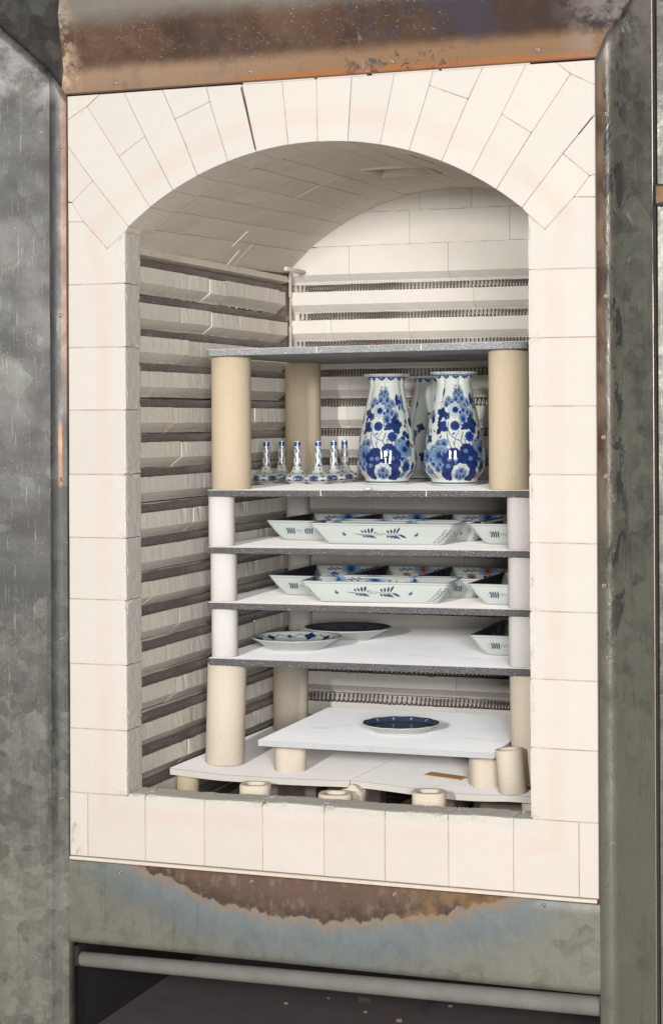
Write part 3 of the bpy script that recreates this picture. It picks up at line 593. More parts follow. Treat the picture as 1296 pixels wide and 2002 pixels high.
def frame_side(name, side, prof, mat, n=60, zlow=-.75, othL=None, othR=None):
    V, F = [], []; m = len(prof)
    for i in range(n+1):
        t = i/n
        for k, (o_, y) in enumerate(prof):
            if side == 'L': z1 = HT+othL[k][0]; p = (-.002-o_, y, zlow+(z1-zlow)*t)
            elif side == 'R': z1 = HT+othL[k][0]; p = (WF+.003+o_, y, zlow+(z1-zlow)*t)
            else: x0 = -.002-othL[k][0]; x1 = WF+.003+othR[k][0]; p = (x0+(x1-x0)*t, y, HT+o_)
            d = dent(p) if 2 < k else 0; V.append((p[0], p[1]+d, p[2]))
    for i in range(n):
        for k in range(m-1): F.append((i*m+k, i*m+k+1, (i+1)*m+k+1, (i+1)*m+k))
    o = mesh(name, V, F, mat, casing, smooth=True); md = o.modifiers.new('thick', 'SOLIDIFY'); md.thickness = .0015; md.offset = 0; return o
pl_, pr_, pt_ = bendprof(.035, .100, .046), bendprof(.026, .078, .040, r1=.03, tail=0.004), bendprof(.045, .098, .046, r1=.016)
frame_side('side_panel', 'L', pl_, M['cleft'], othL=pt_, n=110); frame_side('side_panel', 'R', pr_, M['cright'], othL=pt_, n=110); frame_side('top_panel', 'T', pt_, M['ctop'], othL=pl_, othR=pr_, n=90)
# bottom panel with rolled lower lip, flush with the flanges
V, F = [], []; rowp = [(-.0075, .02), (-.0085, -.0022), (-.010, -.0034)]+[(-.010-.142*i/8, -.0034) for i in range(1, 9)]+[(-.152-.016*math.sin(a), -.0034+.016*(1-math.cos(a))) for a in [R(15*i) for i in range(1, 7)]]+[(-.168, .05)]
for i in range(61):
    x = -.004+(WF+.008)*i/60
    for z, y in rowp: V.append((x, y+(dent((x, y, z))*.6 if -.15 < z < -.02 else 0)+.0003, z))
m = len(rowp); F = [(i*m+k, i*m+k+1, (i+1)*m+k+1, (i+1)*m+k) for i in range(60) for k in range(m-1)]
mesh('bottom_panel', V, F, M['cbot'], casing, smooth=True)
# cream bead under the sill, thin angle up the right edge, dark strip painting the shadow gap along the top
o = boxobj('sealing_bead', (.0, -.0036, -.0072), (WF-.003, .02, -.0012), M['bead'], casing, .0012); rough_edges(o, .02, .0005, 3)
boxobj('edge_strip', (WF+.0008, -.0046, -.0075), (WF+.0022, .04, 1.4478), M['bronze'], casing)
boxobj('edge_strip', (.0, -.0046, 1.4492), (WF+.0022, .04, 1.4506), M['bronze'], casing)
boxobj('edge_strip', (-.0020, -.0030, -.007), (-.0008, .03, 1.4490), M['bronze'], casing)
# door-side sheet to the right behind a narrow gap, with its keeper
boxobj('door_gap_strip', (1.1225, -.049, -.75), (1.1275, -.030, 1.75), M['dark'], casing)  # near-black strip stands in for the shade inside the gap
o = boxobj('door_panel', (1.129, -.052, -.75), (1.50, -.040, 1.75), M['cnone'], casing, .002)
boxobj('edge_trim', (1.1205, -.0445, -.75), (1.1218, -.038, 1.75), M['screw'], casing)
kp = boxobj('latch_keeper', (1.128, -.0700, 1.182), (1.150, -.052, 1.218), M['cnone'], casing, .004); boxobj('latch_tongue', (1.134, -.0735, 1.186), (1.146, -.0702, 1.214), M['scrap'], casing, .003)
# screws
def screw(x, y, z):
    V, F = [], []; seg = 14; prof = [(.0042, 0), (.0042, -.0012), (.0030, -.0022), (.0018, -.0022), (.0015, -.0002)]
    for rad, yy in prof:
        for i in range(seg): a = 2*math.pi*i/seg; V.append((x+rad*math.cos(a), y+yy, z+rad*math.sin(a)))
    for k in range(len(prof)-1):
        for i in range(seg): F.append((k*seg+i, k*seg+(i+1) % seg, (k+1)*seg+(i+1) % seg, (k+1)*seg+i))
    F.append(tuple(range((len(prof)-1)*seg, len(prof)*seg)))
    o = mesh('screw', V, F, M['screw'], casing, smooth=True); o.data.materials.append(M['dark']); o.data.polygons[-1].material_index = 1
for u, v in ((227, 162), (490, 140), (766, 120), (1051, 97), (118, 294), (119, 617), (121, 937), (121, 1249), (120, 1561), (1185, 223), (1184, 579), (1184, 931), (1189, 1285), (1195, 1650), (237, 1705), (492, 1723), (771, 1749), (1062, 1770), (1179, 855), (1180, 1145)):
    p = px(u, v, 'y', -.0045); screw(p[0], -.0040, p[2])
# below: bay with shade put in as near-black walls, galvanised tube across, tray behind
boxobj('bay_side', (-.02, .021, -.8), (-.0055, .92, -.014), M['dark'], casing); boxobj('bay_side', (WF+.006, .021, -.8), (WF+.02, .92, -.014), M['ash'], casing)
V = [(-.02, .25, -.30), (1.04, .25, -.30), (1.04, .70, -.30), (-.02, .70, -.30), (-.02, .25, -.9), (1.04, .25, -.9)]
boxobj('tray', (-.0054, -.03, -.385), (WF+.0059, .90, -.36), M['ash'], casing); boxobj('bay_back', (-.0054, .90, -.80), (WF+.0059, .92, -.08), M['dark'], casing)
tb = cyl('support_tube', .0140, 1.005, M['tube'], casing, 32, r2=.0170, loc=(.008, .030, -.2045), rot=(0, R(90), 0)); tb.rotation_euler = (0, R(90)-.0110, 0)
boxobj('tube_clip', (.565, .036, -.233), (.588, .039, -.2235), M['dark'], casing, .001); boxobj('tube_bracket', (-.004, .018, -.215), (.008, .044, -.178), M['dark'], casing)
V, F = [], []
for x, y in ((.37, .42), (.47, .36), (.62, .45), (.80, .34), (.55, .33), (.30, .36)):
    s_ = random.uniform(.002, .0045); box(V, F, (x-s_, y-s_, -.3605), (x+s_*1.5, y+s_, -.360+s_*1.2))
tag(mesh('tray_debris', V, F, M['floorb'], casing), kind='stuff')

# ------------------------------------------------------------------ kiln furniture
def shelf_at(name, label, x0, x1, y0, y1, z, th, mat_side, mat_top, tilt=.0076, corner=.0, slots=(), wash=.0012, seed=0, group='dark kiln shelves of the stack'):
    t = empty(name, (x0, y0, z), label, 'kiln shelf', group)
    def tz(x): return tilt*(x-x0)
    n = 70; V, F = [], []
    # slab: outline with optional rounded front corners
    out = []; r = max(corner, .003)
    for cx, cy, a0 in ((x1-r-x0, y1-r-y0, 0), (r, y1-r-y0, 90), (r, r, 180), (x1-r-x0, r, 270)):
        for i in range(5): a = R(a0+22.5*i); out.append((cx+r*math.cos(a), cy+r*math.sin(a)))
    ex = []
    for i, p in enumerate(out):
        q = out[(i+1) % len(out)]; L = math.dist(p, q); k = max(1, int(L/.02)); ex += [(p[0]+(q[0]-p[0])*j/k, p[1]+(q[1]-p[1])*j/k) for j in range(k)]
    def solid(nm, za, zb, mt, sc=0.):
        V = []; m = len(ex); cx, cy = (x1-x0)/2, (y1-y0)/2
        for zz, ins in ((za, .0008), (za+.001 if zb-za > .004 else za+.0001, 0), (zb-.001 if zb-za > .004 else zb-.0002, 0), (zb, .0007)):
            for j, (x, y) in enumerate(ex):
                jx = mnoise.noise(Vector((x*90, y*90, zz*60+seed)))*.0006+ins+sc
                V.append((x-math.copysign(jx, x-cx) if abs(x-cx) > cx-.02 else x, y-math.copysign(jx, y-cy) if abs(y-cy) > cy-.02 else y, zz+tz(x+x0)))
        F = [tuple(range(m)), tuple(range(3*m, 4*m))]+[(k*m+j, k*m+(j+1) % m, (k+1)*m+(j+1) % m, (k+1)*m+j) for k in range(3) for j in range(m)]
        return mesh(nm, V, F, mt, t)
    solid('slab', -th, -wash, mat_side); solid('kiln_wash', -wash+.00005, 0, mat_top, .0004)
    for sx in slots:
        boxobj('filled_slot', (sx-x0-.0008, -.0006, -th+.001+tz(sx)), (sx-x0+.0008, .03, -.0002+tz(sx)), M['wash'], t)
    return t
YS = .27
shelf_at('kiln_shelf', 'topmost grey speckled kiln shelf on three tall tan props, bare but for a rusty scrap', .1665, .829, .262, .90, .9690, .0135, M['sicl'], M['kwash'], corner=.018, slots=(px(619, 690, 'y', .262)[0], px(823, 685, 'y', .262)[0]))
shelf_at('kiln_shelf', 'dark kiln shelf carrying the two tall flowered vases and the small bottles', .1690, .860, YS, .905, .6865, .0130, M['sic'], M['kwash'], slots=(px(627, 965, 'y', YS)[0], px(833, 965, 'y', YS)[0]))
shelf_at('kiln_shelf', 'dark kiln shelf with blue-only trays, directly under the vase shelf', .1700, .860, YS, .905, .5722, .0130, M['sic'], M['kwash'], seed=2)
shelf_at('kiln_shelf', 'dark kiln shelf with trays, two of them with orange flowers inside', .1685, .860, YS, .905, .4608, .0135, M['sic'], M['kwash'], seed=3)
shelf_at('kiln_shelf', 'dark kiln shelf with the two round plates on its left half', .1700, .860, YS, .905, .3490, .0145, M['sic'], M['wplate'], seed=4)
sc = mesh('metal_scrap', [(-.012, -.003, 0), (.012, -.004, 0), (.014, .003, .0012), (-.010, .004, .001), (-.002, 0, .006), (.006, .001, .004)], [(0, 1, 2, 3), (0, 1, 4), (1, 5, 4), (1, 2, 5), (2, 3, 4, 5), (3, 0, 4)], M['scrap']); sc.location = (*px(736, 677, 'z', .976)[:2], .9735); sc.location = (.508, .31, .9722); tag(sc, 'small rusty flake of scrap lying on the topmost shelf', 'scrap')
# flat white square plate low in the kiln and the two warped base slabs
def slab_free(name, label, outline, ztop, th, mat_top, mat_side, warp=None, group=None, cat='kiln shelf', n=26):
    """slab from a quad outline (FL, FR, BR, BL) with a warp in height"""
    FL, FR, BR, BL = [Vector(p) for p in outline]; o0 = FL; t = empty(name, (o0.x, o0.y, ztop), label, cat, group)
    def P_(u, v): a = FL.lerp(FR, u); b = BL.lerp(BR, u); return a.lerp(b, v)
    def sheet(nm, zt, zb, mt, grow=0.):
        V, F = [], []; m = n+1
        for zz in (zt, zb):
            for j in range(m):
                for i in range(m):
                    p = P_(i/n, j/n); V.append((p.x-o0.x, p.y-o0.y, zz+(warp(i/n, j/n) if warp else 0)))
        for j in range(n):
            for i in range(n): a = j*m+i; F += [(a, a+1, a+m+1, a+m), (m*m+a, m*m+a+1, m*m+a+m+1, m*m+a+m)]
        rim = [i for i in range(m)]+[j*m+n for j in range(1, m)]+[n*m+i for i in range(n-1, -1, -1)]+[j*m for j in range(n-1, 0, -1)]
        for a, b in zip(rim, rim[1:]+rim[:1]): F.append((a, b, m*m+b, m*m+a))
        return mesh(nm, V, F, mt, t)
    s1 = sheet('slab', -.0015, -th, mat_side); s2 = sheet('kiln_wash', 0, -.0014, mat_top)
    rough_edges(s1, .05, .0004, 2)
    return t
ZW = .200
slab_free('kiln_shelf', 'white square kiln shelf raised on short props, holding the small scalloped plate', ((.3005, .212), (.772, .222), (.772, .665), (.2925, .640)), ZW, .0115, M['wplate'], M['wplate'], group='pale slabs at the bottom of the kiln')
seamF = px(683, 1526, 'z', .1300); seamB = px(796, 1471, 'z', .130); dv = (seamB-seamF)/(seamB[1]-seamF[1]); bk = seamF+dv*(.78-seamF[1])
wl = lambda u, v: .004*(1-v)*(max(0, 1-u*4))-.003*math.sin(u*3.1)*(1-v)
wr = lambda u, v: -(.0115*math.sin(min(1, u*1.25)*2.2)**2)*(1-v)*.9
slab_free('kiln_shelf', 'left one of the two pale warped base slabs, under the front left column', ((.1095, .216), (float(seamF[0])-.0008, .226), (float(bk[0])-.0008, .78), (.112, .78)), .130, .0135, M['base'], M['cordierite'], wl, 'pale slabs at the bottom of the kiln')
slab_free('kiln_shelf', 'right one of the two pale base slabs, sagging, with the clay strip and upright props', ((float(seamF[0])+.0008, .226), (.875, .222), (.875, .78), (float(bk[0])+.0008, .78)), .130, .0135, M['base'], M['cordierite'], wr, 'pale slabs at the bottom of the kiln')

def prop(label, x, y, z0, z1, r, mat, group, hollow=None, power=2., r2=None, rot=None, name='kiln_prop', sq=1., rz=0):
    o = cyl(name, r, z1-z0, mat, None, 48, r2, (x, y, z0), rot or (0, 0, rz), hollow=hollow, power=power, sq=sq, bev=.0015); return tag(o, label, 'kiln prop', group)
TT, TW, TB, TS = 'tall tan props under the topmost shelf', 'slim white props between the middle shelves', 'cream columns under the plate shelf', 'short props at the bottom of the kiln'
def zs(z, x): return z+.0076*(x-.17)
def colX(u, v, Y): return float(px(u, v, 'y', Y)[0])
YF, YR, YRR = .322, .715, .322
YR = .78
xa, xb, xc_ = colX(452.5, 830, YF), colX(592.5, 830, YR), colX(995.5, 830, YRR)
zt0 = .9690-.0135
for lab, x, y in (('tall tan tubular prop at the front left of the vase shelf', xa, YF), ('tall tan prop standing behind the row of little bottles', xb, YR), ('tall tan prop at the front right, beside the right vase', xc_, YRR)):
    r = .0402 if y < .5 else .0405
    o = prop(lab, x, y, zs(.6867, x), zs(zt0, x)-.0002, r, M['tan'], TT)
    V, F = [], []                    # stamped dotted mark down the side facing the viewer
    a0 = R(-62) if y < .5 else R(-25)
    for i in range(34):
        z = .03+(.24-.03)*i/34; a = a0+random.uniform(-.02, .02); c = Vector((math.cos(a), math.sin(a), 0)); tn = Vector((-c.y, c.x, 0)); m = len(V); hw, hh = .0011*random.uniform(.6, 1.2), .0016*random.uniform(.6, 1.2); q = c*r
        for s1, s2 in ((-1, -1), (1, -1), (1, 1), (-1, 1)): V.append(q+tn*hw*s1+Vector((0, 0, z+hh*s2)))
        V.append(c*(r+.0005)+Vector((0, 0, z))); F += [(m, m+1, m+4), (m+1, m+2, m+4), (m+2, m+3, m+4), (m+3, m, m+4)]
    mesh('stamped_mark', V, F, M['tan'], o)
for lv, (zb, ztp, nm, uc) in enumerate(((.5724, .6865-.0130, 'shelf with only blue trays', (434, 583, 1018)), (.4610, .5722-.0130, 'shelf with the orange-flowered trays', (438, 586, 1020)), (.3492, .4608-.0135, 'shelf with the two plates', (440, 587, 1021)))):
    v = 1020+100*lv
    for who, u, Y in (('front left', uc[0], .305), ('rear left, in shadow', uc[1], .78), ('front right', uc[2], .305)):
        x = colX(u, v, Y); prop('slim white prop at the %s of the %s' % (who, nm), x, Y, zs(zb, x), zs(ztp, x)-.0002, .0265, M['white'], TW, power=2.6, rz=.3)
x = colX(440, 1480, .318); b1 = prop('cream column at the front left between base slab and plate shelf', x, .318, .131, .3339, .0395, M['cream'], TB, r2=.0395); b1.rotation_euler = (0, R(1.7), 0)
x = colX(570, 1380, .74); b2 = prop('cream column at the rear left behind the white square shelf', x, .735, .1302, .3340, .0395, M['cream'], TB); b2.rotation_euler = (0, R(.3), 0)
x = colX(1040, 1400, .318); b3 = prop('cream column at the right, partly hidden by the brick jamb', x, .318, .1285, .3385, .0395, M['cream'], TB); b3.rotation_euler = (0, R(-1.0), 0)
prop('short rounded-square prop under the left corner of the white square shelf', .3322, .305, .1265, .1883, .0315, M['cream'], TS, power=3.0, rz=.5)
prop('short rounded-square prop under the right corner of the white square shelf', .7330, .312, .1205, .1886, .0315, M['cream'], TS, power=3.0, rz=.5)
prop('prop set back under the middle of the white square shelf', .56, .60, .130, .1885, .031, M['cream'], TS, power=3.)
o = prop('leaning hollow cream tube standing on the right base slab', .8030, .2440, .1225, .2055, .0258, M['cream'], TS, hollow=.019, rot=(0, R(-5), 0))
prop('tan tube half hidden behind the right jamb at the bottom', .8560, .2900, .1285, .205, .024, M['tan'], TS, hollow=.018)
def sillprop(label, u0, u1, vtop, Y, mat, z1=None, hollow=.0185, power=3., sq=.9, rz=.2):
    c = px((u0+u1)/2, vtop, 'y', Y); a = px(u0, vtop, 'y', Y); b = px(u1, vtop, 'y', Y); r = (b[0]-a[0])/2*.955/ (1.04 if power > 2 else 1)
    prop(label, float(c[0]), Y, .0402, float(c[2]), float(r), mat, TS, hollow=hollow, power=power, sq=sq, rz=rz)
sillprop('hollow cream prop behind the sill, in front of the left base slab', 469, 530, 1532, .163, M['cream'])
sillprop('hollow cream prop behind the middle of the sill, in front of the broken wedge', 622, 690, 1550, .150, M['cream'])
sillprop('hollow cream prop behind the sill, in front of the right base slab', 804, 873, 1547, .160, M['cream'])
prop('coarse sandy prop carrying the left end of the left base slab', colX(368, 1535, .262), .262, .0402, .1163, .0225, M['rough'], TS)
xx = colX(697, 1545, .235); prop('taller cream prop under the joint of the two base slabs', xx, .215, .0402, .1145, .0225, M['cream'], TS, power=3)
prop('cream prop under the right end of the right base slab', colX(1041, 1570, .28), .275, .0402, .116, .020, M['cream'], TS)
p = px(690, 1527, 'y', .2); wd = mesh('prop_shard', [(-.022, 0, 0), (.020, 0, 0), (.020, .018, 0), (-.022, .018, 0), (-.008, .002, .0035), (.006, .002, .0115), (.008, .014, .0105), (-.008, .014, .003), (.000, .001, .0125), (.0, .015, .0115)], [(0, 1, 2, 3), (0, 1, 5, 8, 4), (3, 2, 6, 9, 7), (0, 3, 7, 4), (1, 2, 6, 5), (4, 7, 9, 8), (8, 9, 6, 5)], M['cream'])
wd.location = (xx, .2005, .1148); tag(wd, 'broken cream wedge of prop sitting at the joint of the base slabs', 'shard')
ws = boxobj('clay_strip', (-.0385, -.0165, 0), (.0385, .0165, .0042), M['wood'], None, .0005); c = px(870, 1521, 'z', .1215); ws.location = (float(c[0]), float(c[1]), .1222); ws.rotation_euler = (0, R(2.2), R(-9)); tag(ws, 'thin orange-tan clay strip lying on the right base slab', 'clay strip')
pg = cyl('clay_peg', .0082, .0065, M['white'], None, 24); c = px(717, 957, 'z', .691); pg.location = (float(c[0]), float(c[1])+.008, zs(.6867, float(c[0]))); tag(pg, 'tiny white clay peg on the vase shelf in front of the left vase', 'peg')
V, F = [], []
for i in range(150):
    x, y = random.uniform(.36, .72), random.gauss(.33, .06)
    if y < .235: continue
    s_ = random.uniform(.0003, .0010); z = .1302-(.0105 if x > .5 else .003)*max(0, 1-(y-.22)/.56)*.8; box(V, F, (x-s_, y-s_, z), (x+s_, y+s_, z+s_*1.3))
tag(mesh('clay_crumbs', V, F, M['wash']), 'white clay crumbs scattered on the base slabs under the white square shelf', 'crumbs', kind='stuff')

# ------------------------------------------------------------------ Delft painting: colours are computed on a canvas and carried as a mesh attribute
WHT = np.array((.62, .665, .625)); INK = np.array((.008, .018, .085)); MID = np.array((.016, .062, .26)); LGT = np.array((.075, .205, .45)); PAL = np.array((.33, .46, .60))
class Canvas:
    def __init__(s, w, h, W, H, wrap=True, base=WHT):   # w,h metres; W,H samples
        s.w, s.h, s.W, s.H, s.wrap = w, h, W, H, wrap; s.c = np.tile(np.array(base), (H, W, 1)).astype(np.float32)
        s.x = (np.arange(W)+.5)/W*w; s.y = (np.arange(H)+.5)/H*h
    def _blend(s, iy, ix, m, col):
        sub = s.c[np.ix_(iy, ix)]; col = np.asarray(col); m = np.clip(m, 0, 1)[..., None]; s.c[np.ix_(iy, ix)] = sub*(1-m)+col*m
    def _win(s, cx, cy, r):
        dx, dy = s.w/s.W, s.h/s.H; iy = np.arange(max(0, int((cy-r)/dy)), min(s.H, int((cy+r)/dy)+2))
        ix = np.arange(int((cx-r)/dx)-1, int((cx+r)/dx)+2)
        if not s.wrap: ix = ix[(ix >= 0) & (ix < s.W)]
        X = (ix+.5)*dx-cx; Y = (iy+.5)*dy-cy; ixw = ix % s.W
        return iy, ixw, *np.meshgrid(X, Y)
    def ell(s, cx, cy, rx, ry, ang, col, edge=None, ew=.0006, grad=None, jag=0., n=7):
        r = max(rx, ry)*1.25; iy, ix, X, Y = s._win(cx, cy, r)
        if not len(iy) or not len(ix): return
        c, q = math.cos(ang), math.sin(ang); U = (X*c+Y*q)/rx; V = (-X*q+Y*c)/ry; d = np.sqrt(U*U+V*V)+1e-6
        if jag: d = d*(1+jag*np.cos(n*np.arctan2(V, U)))
        px_ = max(s.w/s.W, s.h/s.H); k = min(rx, ry); m = np.clip((1-d)*k/px_+.5, 0, 1)
        C = np.broadcast_to(np.asarray(col), d.shape+(3,))
        if grad is not None: g = np.clip(d, 0, 1)[..., None]**1.6; C = C*(1-g)+np.asarray(grad)*g
        s._blend(iy, ix, m, C)
        if edge is not None: e = np.clip(1-np.abs(1-d)*k/ew, 0, 1)*.9; s._blend(iy, ix, e, np.broadcast_to(edge, d.shape+(3,)))
    def stroke(s, pts, wd, col, taper=True):
        for (x0, y0), (x1, y1) in zip(pts, pts[1:]):
            L = math.hypot(x1-x0, y1-y0)+1e-9; r = L/2+wd*2; iy, ix, X, Y = s._win((x0+x1)/2, (y0+y1)/2, r)
            if not len(iy) or not len(ix): continue
            dx, dy = (x1-x0)/L, (y1-y0)/L; t = np.clip(X*dx+Y*dy, -L/2, L/2); d = np.hypot(X-t*dx, Y-t*dy); px_ = max(s.w/s.W, s.h/s.H)
            s._blend(iy, ix, np.clip((wd/2-d)/px_+.5, 0, 1), np.broadcast_to(col, d.shape+(3,)))
    def leaf(s, x, y, L, wd, a, col=INK):
        L *= 1.1; wd *= 1.25
        s.ell(x+math.cos(a)*L/2, y+math.sin(a)*L/2, L/2, wd/2, a, col, grad=MID*.7, jag=.07, n=9); s.stroke([(x, y), (x+math.cos(a)*L*.85, y+math.sin(a)*L*.85)], .0004, MID*1.3)
    def maple(s, x, y, r, a=0):
        for k in (-1.25, 0, 1.25, 3.14): s.ell(x+math.cos(a+k)*r*.5, y+math.sin(a+k)*r*.5, r*.78, r*.5, a+k, INK*1.3, grad=MID*.75, jag=.09, n=8)
    def scal(s, x, y, r, a=math.pi/2):
        r *= 1.15; s.ell(x, y, r*1.06, r*.96, a, WHT); s.ell(x, y, r, r*.9, a, MID, edge=INK, grad=PAL*.85, ew=.0007); s.ell(x-math.cos(a)*r*.35, y-math.sin(a)*r*.35, r*.45, r*.4, a, INK*1.5, grad=MID)
    def flower(s, x, y, r, n=8, core=INK, pet=LGT, rim=WHT, sq=1., rings=1):
        for k in range(rings):
            R_ = r*(1-.33*k)
            for i in range(n): a = 2*math.pi*(i+.5*k)/n; s.ell(x+math.cos(a)*R_*.62*sq, y+math.sin(a)*R_*.62, R_*.40, R_*.30, a, pet if k % 2 == 0 else MID, edge=INK, grad=rim, ew=.0005)
        s.ell(x, y, r*.34*sq, r*.34, 0, core, grad=MID, jag=.08, n=9)
    def val(s): return s.c
def grid_obj(name, X, Y, Z, colors, parent, wrapu=True, loc=(0, 0, 0)):
    """rows x cols vertex grid with painted colours"""
    H, W = X.shape; V = np.stack([X, Y, Z], -1).reshape(-1, 3); idx = np.arange(H*W).reshape(H, W)
    if wrapu: a, b = idx, np.roll(idx, -1, 1)
    else: a, b = idx[:, :-1], idx[:, 1:]
    F = np.stack([a[:-1], b[:-1], b[1:], a[1:]], -1).reshape(-1, 4)
    me = bpy.data.meshes.new(name); me.vertices.add(len(V)); me.vertices.foreach_set('co', V.astype(np.float32).ravel())
    me.loops.add(F.size); me.loops.foreach_set('vertex_index', F.ravel().astype(np.int32)); me.polygons.add(len(F)); me.polygons.foreach_set('loop_start', np.arange(0, F.size, 4, dtype=np.int32)); me.polygons.foreach_set('loop_total', np.full(len(F), 4, dtype=np.int32))
    me.polygons.foreach_set('use_smooth', np.ones(len(F), dtype=bool)); me.update(calc_edges=True)
    at = me.color_attributes.new('paint', 'FLOAT_COLOR', 'POINT'); cc = np.ones((H*W, 4), np.float32); cc[:, :3] = colors.reshape(-1, 3); at.data.foreach_set('color', cc.ravel())
    me.materials.append(M['glaze']); o = bpy.data.objects.new(name, me); o.location = loc; link(o, parent); return o
def resample(c, fx, fy):
    """sample canvas at fractional positions (0..1)"""
    H, W = c.shape[:2]; iy = np.clip((fy*H).astype(int), 0, H-1); ix = (fx*W).astype(int) % W; return c[iy, ix]

# --- tall vase: profile (z, r) in metres
VH = .234
vz = [(0, .0445), (.001, .0468), (.0030, .0474), (.0125, .0474), (.0155, .0490), (.020, .0535), (.026, .0585), (.034, .0620), (.044, .0636), (.056, .0637), (.072, .0624), (.088, .0602), (.104, .0578), (.122, .0546), (.140, .0508), (.158, .0468), (.176, .0430), (.192, .0396), (.204, .0372), (.213, .0362), (.220, .0372), (.2255, .0402), (.2295, .0450), (.2318, .0490), (.2328, .0503), (.2340, .0505)]
zz_, rr_ = np.array(vz).T
def vr(z): return np.interp(z, zz_, rr_)
cw = 2*math.pi*.055; vcan = Canvas(cw, VH, 900, 620)
def motif(u0):
    K = VH/1790.
    def at(x, y):
        z = (1900-y)*K; r = float(vr(z)); s_ = max(-.97, min(.97, (x-497)*K/1.02/r)); return u0+math.asin(s_)/(2*math.pi)*cw, z
    C = vcan; e = lambda x, y, r, **k: C.scal(*at(x, y), r*K, **k)
    for pts, wd in (([(270, 900), (255, 1000), (275, 1080), (350, 1160), (440, 1192), (470, 1120), (485, 1060)], 12), ([(440, 1190), (470, 1260)], 14), ([(235, 430), (260, 520), (250, 560)], 5), ([(240, 1030), (245, 1150), (285, 1300)], 12), ([(420, 1040), (370, 1110), (330, 1260)], 8), ([(695, 1050), (650, 1180), (620, 1290)], 12), ([(510, 1160), (530, 1260)], 12), ([(180, 600), (240, 570)], 7), ([(600, 1200), (590, 1290)], 10), ([(320, 1200), (345, 1300)], 9)): C.stroke([at(*p) for p in pts], wd*K, MID*.9)
    for x, y, a in ((410, 330, 120), (435, 325, 100), (475, 325, 80), (505, 345, 50), (400, 375, 150), (510, 385, 20)): C.ell(*at(x, y), 26*K, 9*K, R(a), INK)
    for dx, dy in ((-60, 10), (-35, -40), (20, -55), (60, -10), (55, 40)): e(455+dx, 450+dy, 40)
    e(455, 465, 40)
    for x, y, r in ((300, 560, 62), (590, 590, 58), (410, 530, 62), (515, 520, 55), (345, 590, 50), (590, 740, 55), (650, 780, 55), (545, 640, 60), (450, 610, 58), (520, 700, 55), (510, 830, 72), (270, 610, 50)): e(x, y, r)
    C.flower(*at(385, 700), 125*K, 8, INK, PAL, WHT*1.05); C.ell(*at(390, 705), 58*K, 52*K, 0, INK*1.2, grad=MID, jag=.1, n=9)
    for (x, y, n, dx, dy) in ((690, 740, 7, 0, 17), (290, 740, 6, 0, 18), (640, 620, 6, 3, 16), (455, 900, 5, 2, 14), (520, 900, 5, 0, 14)):
        for i in range(n): C.ell(*at(x+dx*i, y+dy*i), 13*K, 5*K, R(-20), INK)
    C.leaf(*at(232, 490), 120*K, 52*K, R(80)); C.maple(*at(190, 780), 95*K, R(70)); C.maple(*at(245, 800), 55*K, R(100)); C.maple(*at(170, 985), 100*K, R(55)); C.ell(*at(135, 1050), 45*K, 26*K, R(70), INK)
    C.ell(*at(365, 955), 76*K, 76*K, 0, INK*1.4, grad=MID, jag=.05, n=11); C.maple(*at(625, 945), 120*K, R(10)); C.ell(*at(680, 890), 50*K, 36*K, R(40), INK); C.ell(*at(490, 1000), 34*K, 24*K, 0, INK*1.5); C.ell(*at(595, 1125), 72*K, 80*K, 0, INK*1.4, grad=MID, jag=.06, n=9)
    # peony left, side blossoms right
    for (x, y) in ((120, 1250), (60, 1330), (190, 1230), (80, 1450), (60, 1540), (110, 1620), (180, 1620)): e(x, y, 62)
    C.flower(*at(130, 1420), 165*K, 10, INK, LGT, PAL, rings=2)
    for (x, y) in ((180, 1380), (235, 1375), (130, 1550)): e(x, y, 42)
    C.flower(*at(710, 560), 120*K, 7, INK, LGT, PAL); C.ell(*at(665, 530), 30*K, 95*K, 0, INK); C.ell(*at(750, 640), 60*K, 50*K, 0, LGT, edge=INK, grad=PAL); C.ell(*at(765, 520), 30*K, 80*K, 0, INK*1.6)
    for x, y, r in ((800, 1080, 50), (850, 1120, 50), (770, 1160, 45)): C.ell(*at(x, y), r*K, r*K, 0, INK*1.5, grad=MID, jag=.08)
    for x, y, r in ((720, 1220, 60), (690, 1290, 62), (760, 1460, 60), (820, 1540, 55), (870, 1380, 55), (800, 1230, 45)): e(x, y, r)
    C.flower(*at(800, 1330), 140*K, 9, INK, LGT, PAL, rings=2); C.ell(*at(860, 1240), 55*K, 60*K, 0, INK); C.ell(*at(820, 1620), 70*K, 80*K, 0, INK*1.5, grad=MID, jag=.1); C.leaf(*at(820, 1790), 120*K, 60*K, R(80)); C.leaf(*at(900, 1670), 120*K, 60*K, R(80)); C.ell(*at(880, 900), 40*K, 80*K, R(10), INK*1.6); C.ell(*at(810, 880), 26*K, 40*K, 0, MID)
    # dark rock mass with pale blossoms, cartouche
    for x, y, r in ((320, 1400, 95), (240, 1480, 95), (330, 1520, 100), (250, 1610, 75), (240, 1730, 75), (540, 1340, 100), (640, 1430, 90), (560, 1480, 110), (480, 1420, 80), (650, 1560, 75), (600, 1640, 90), (640, 1740, 85), (420, 1500, 70), (560, 1780, 40), (300, 1780, 40)): C.ell(*at(x, y), r*K*1.08, r*K*1.08, 0, INK*1.2, grad=INK*2.0, jag=.04, n=8)
    for x, y in ((255, 1480), (348, 1478), (240, 1588), (515, 1350), (598, 1470)): C.flower(*at(x, y), 36*K, 6, LGT, LGT, PAL)
    C.ell(*at(440, 1680), 128*K, 138*K, 0, WHT, edge=INK, jag=.05, n=9); C.ell(*at(440, 1685), 108*K, 118*K, 0, WHT*.97, edge=MID, jag=.05, n=9, ew=.0004)
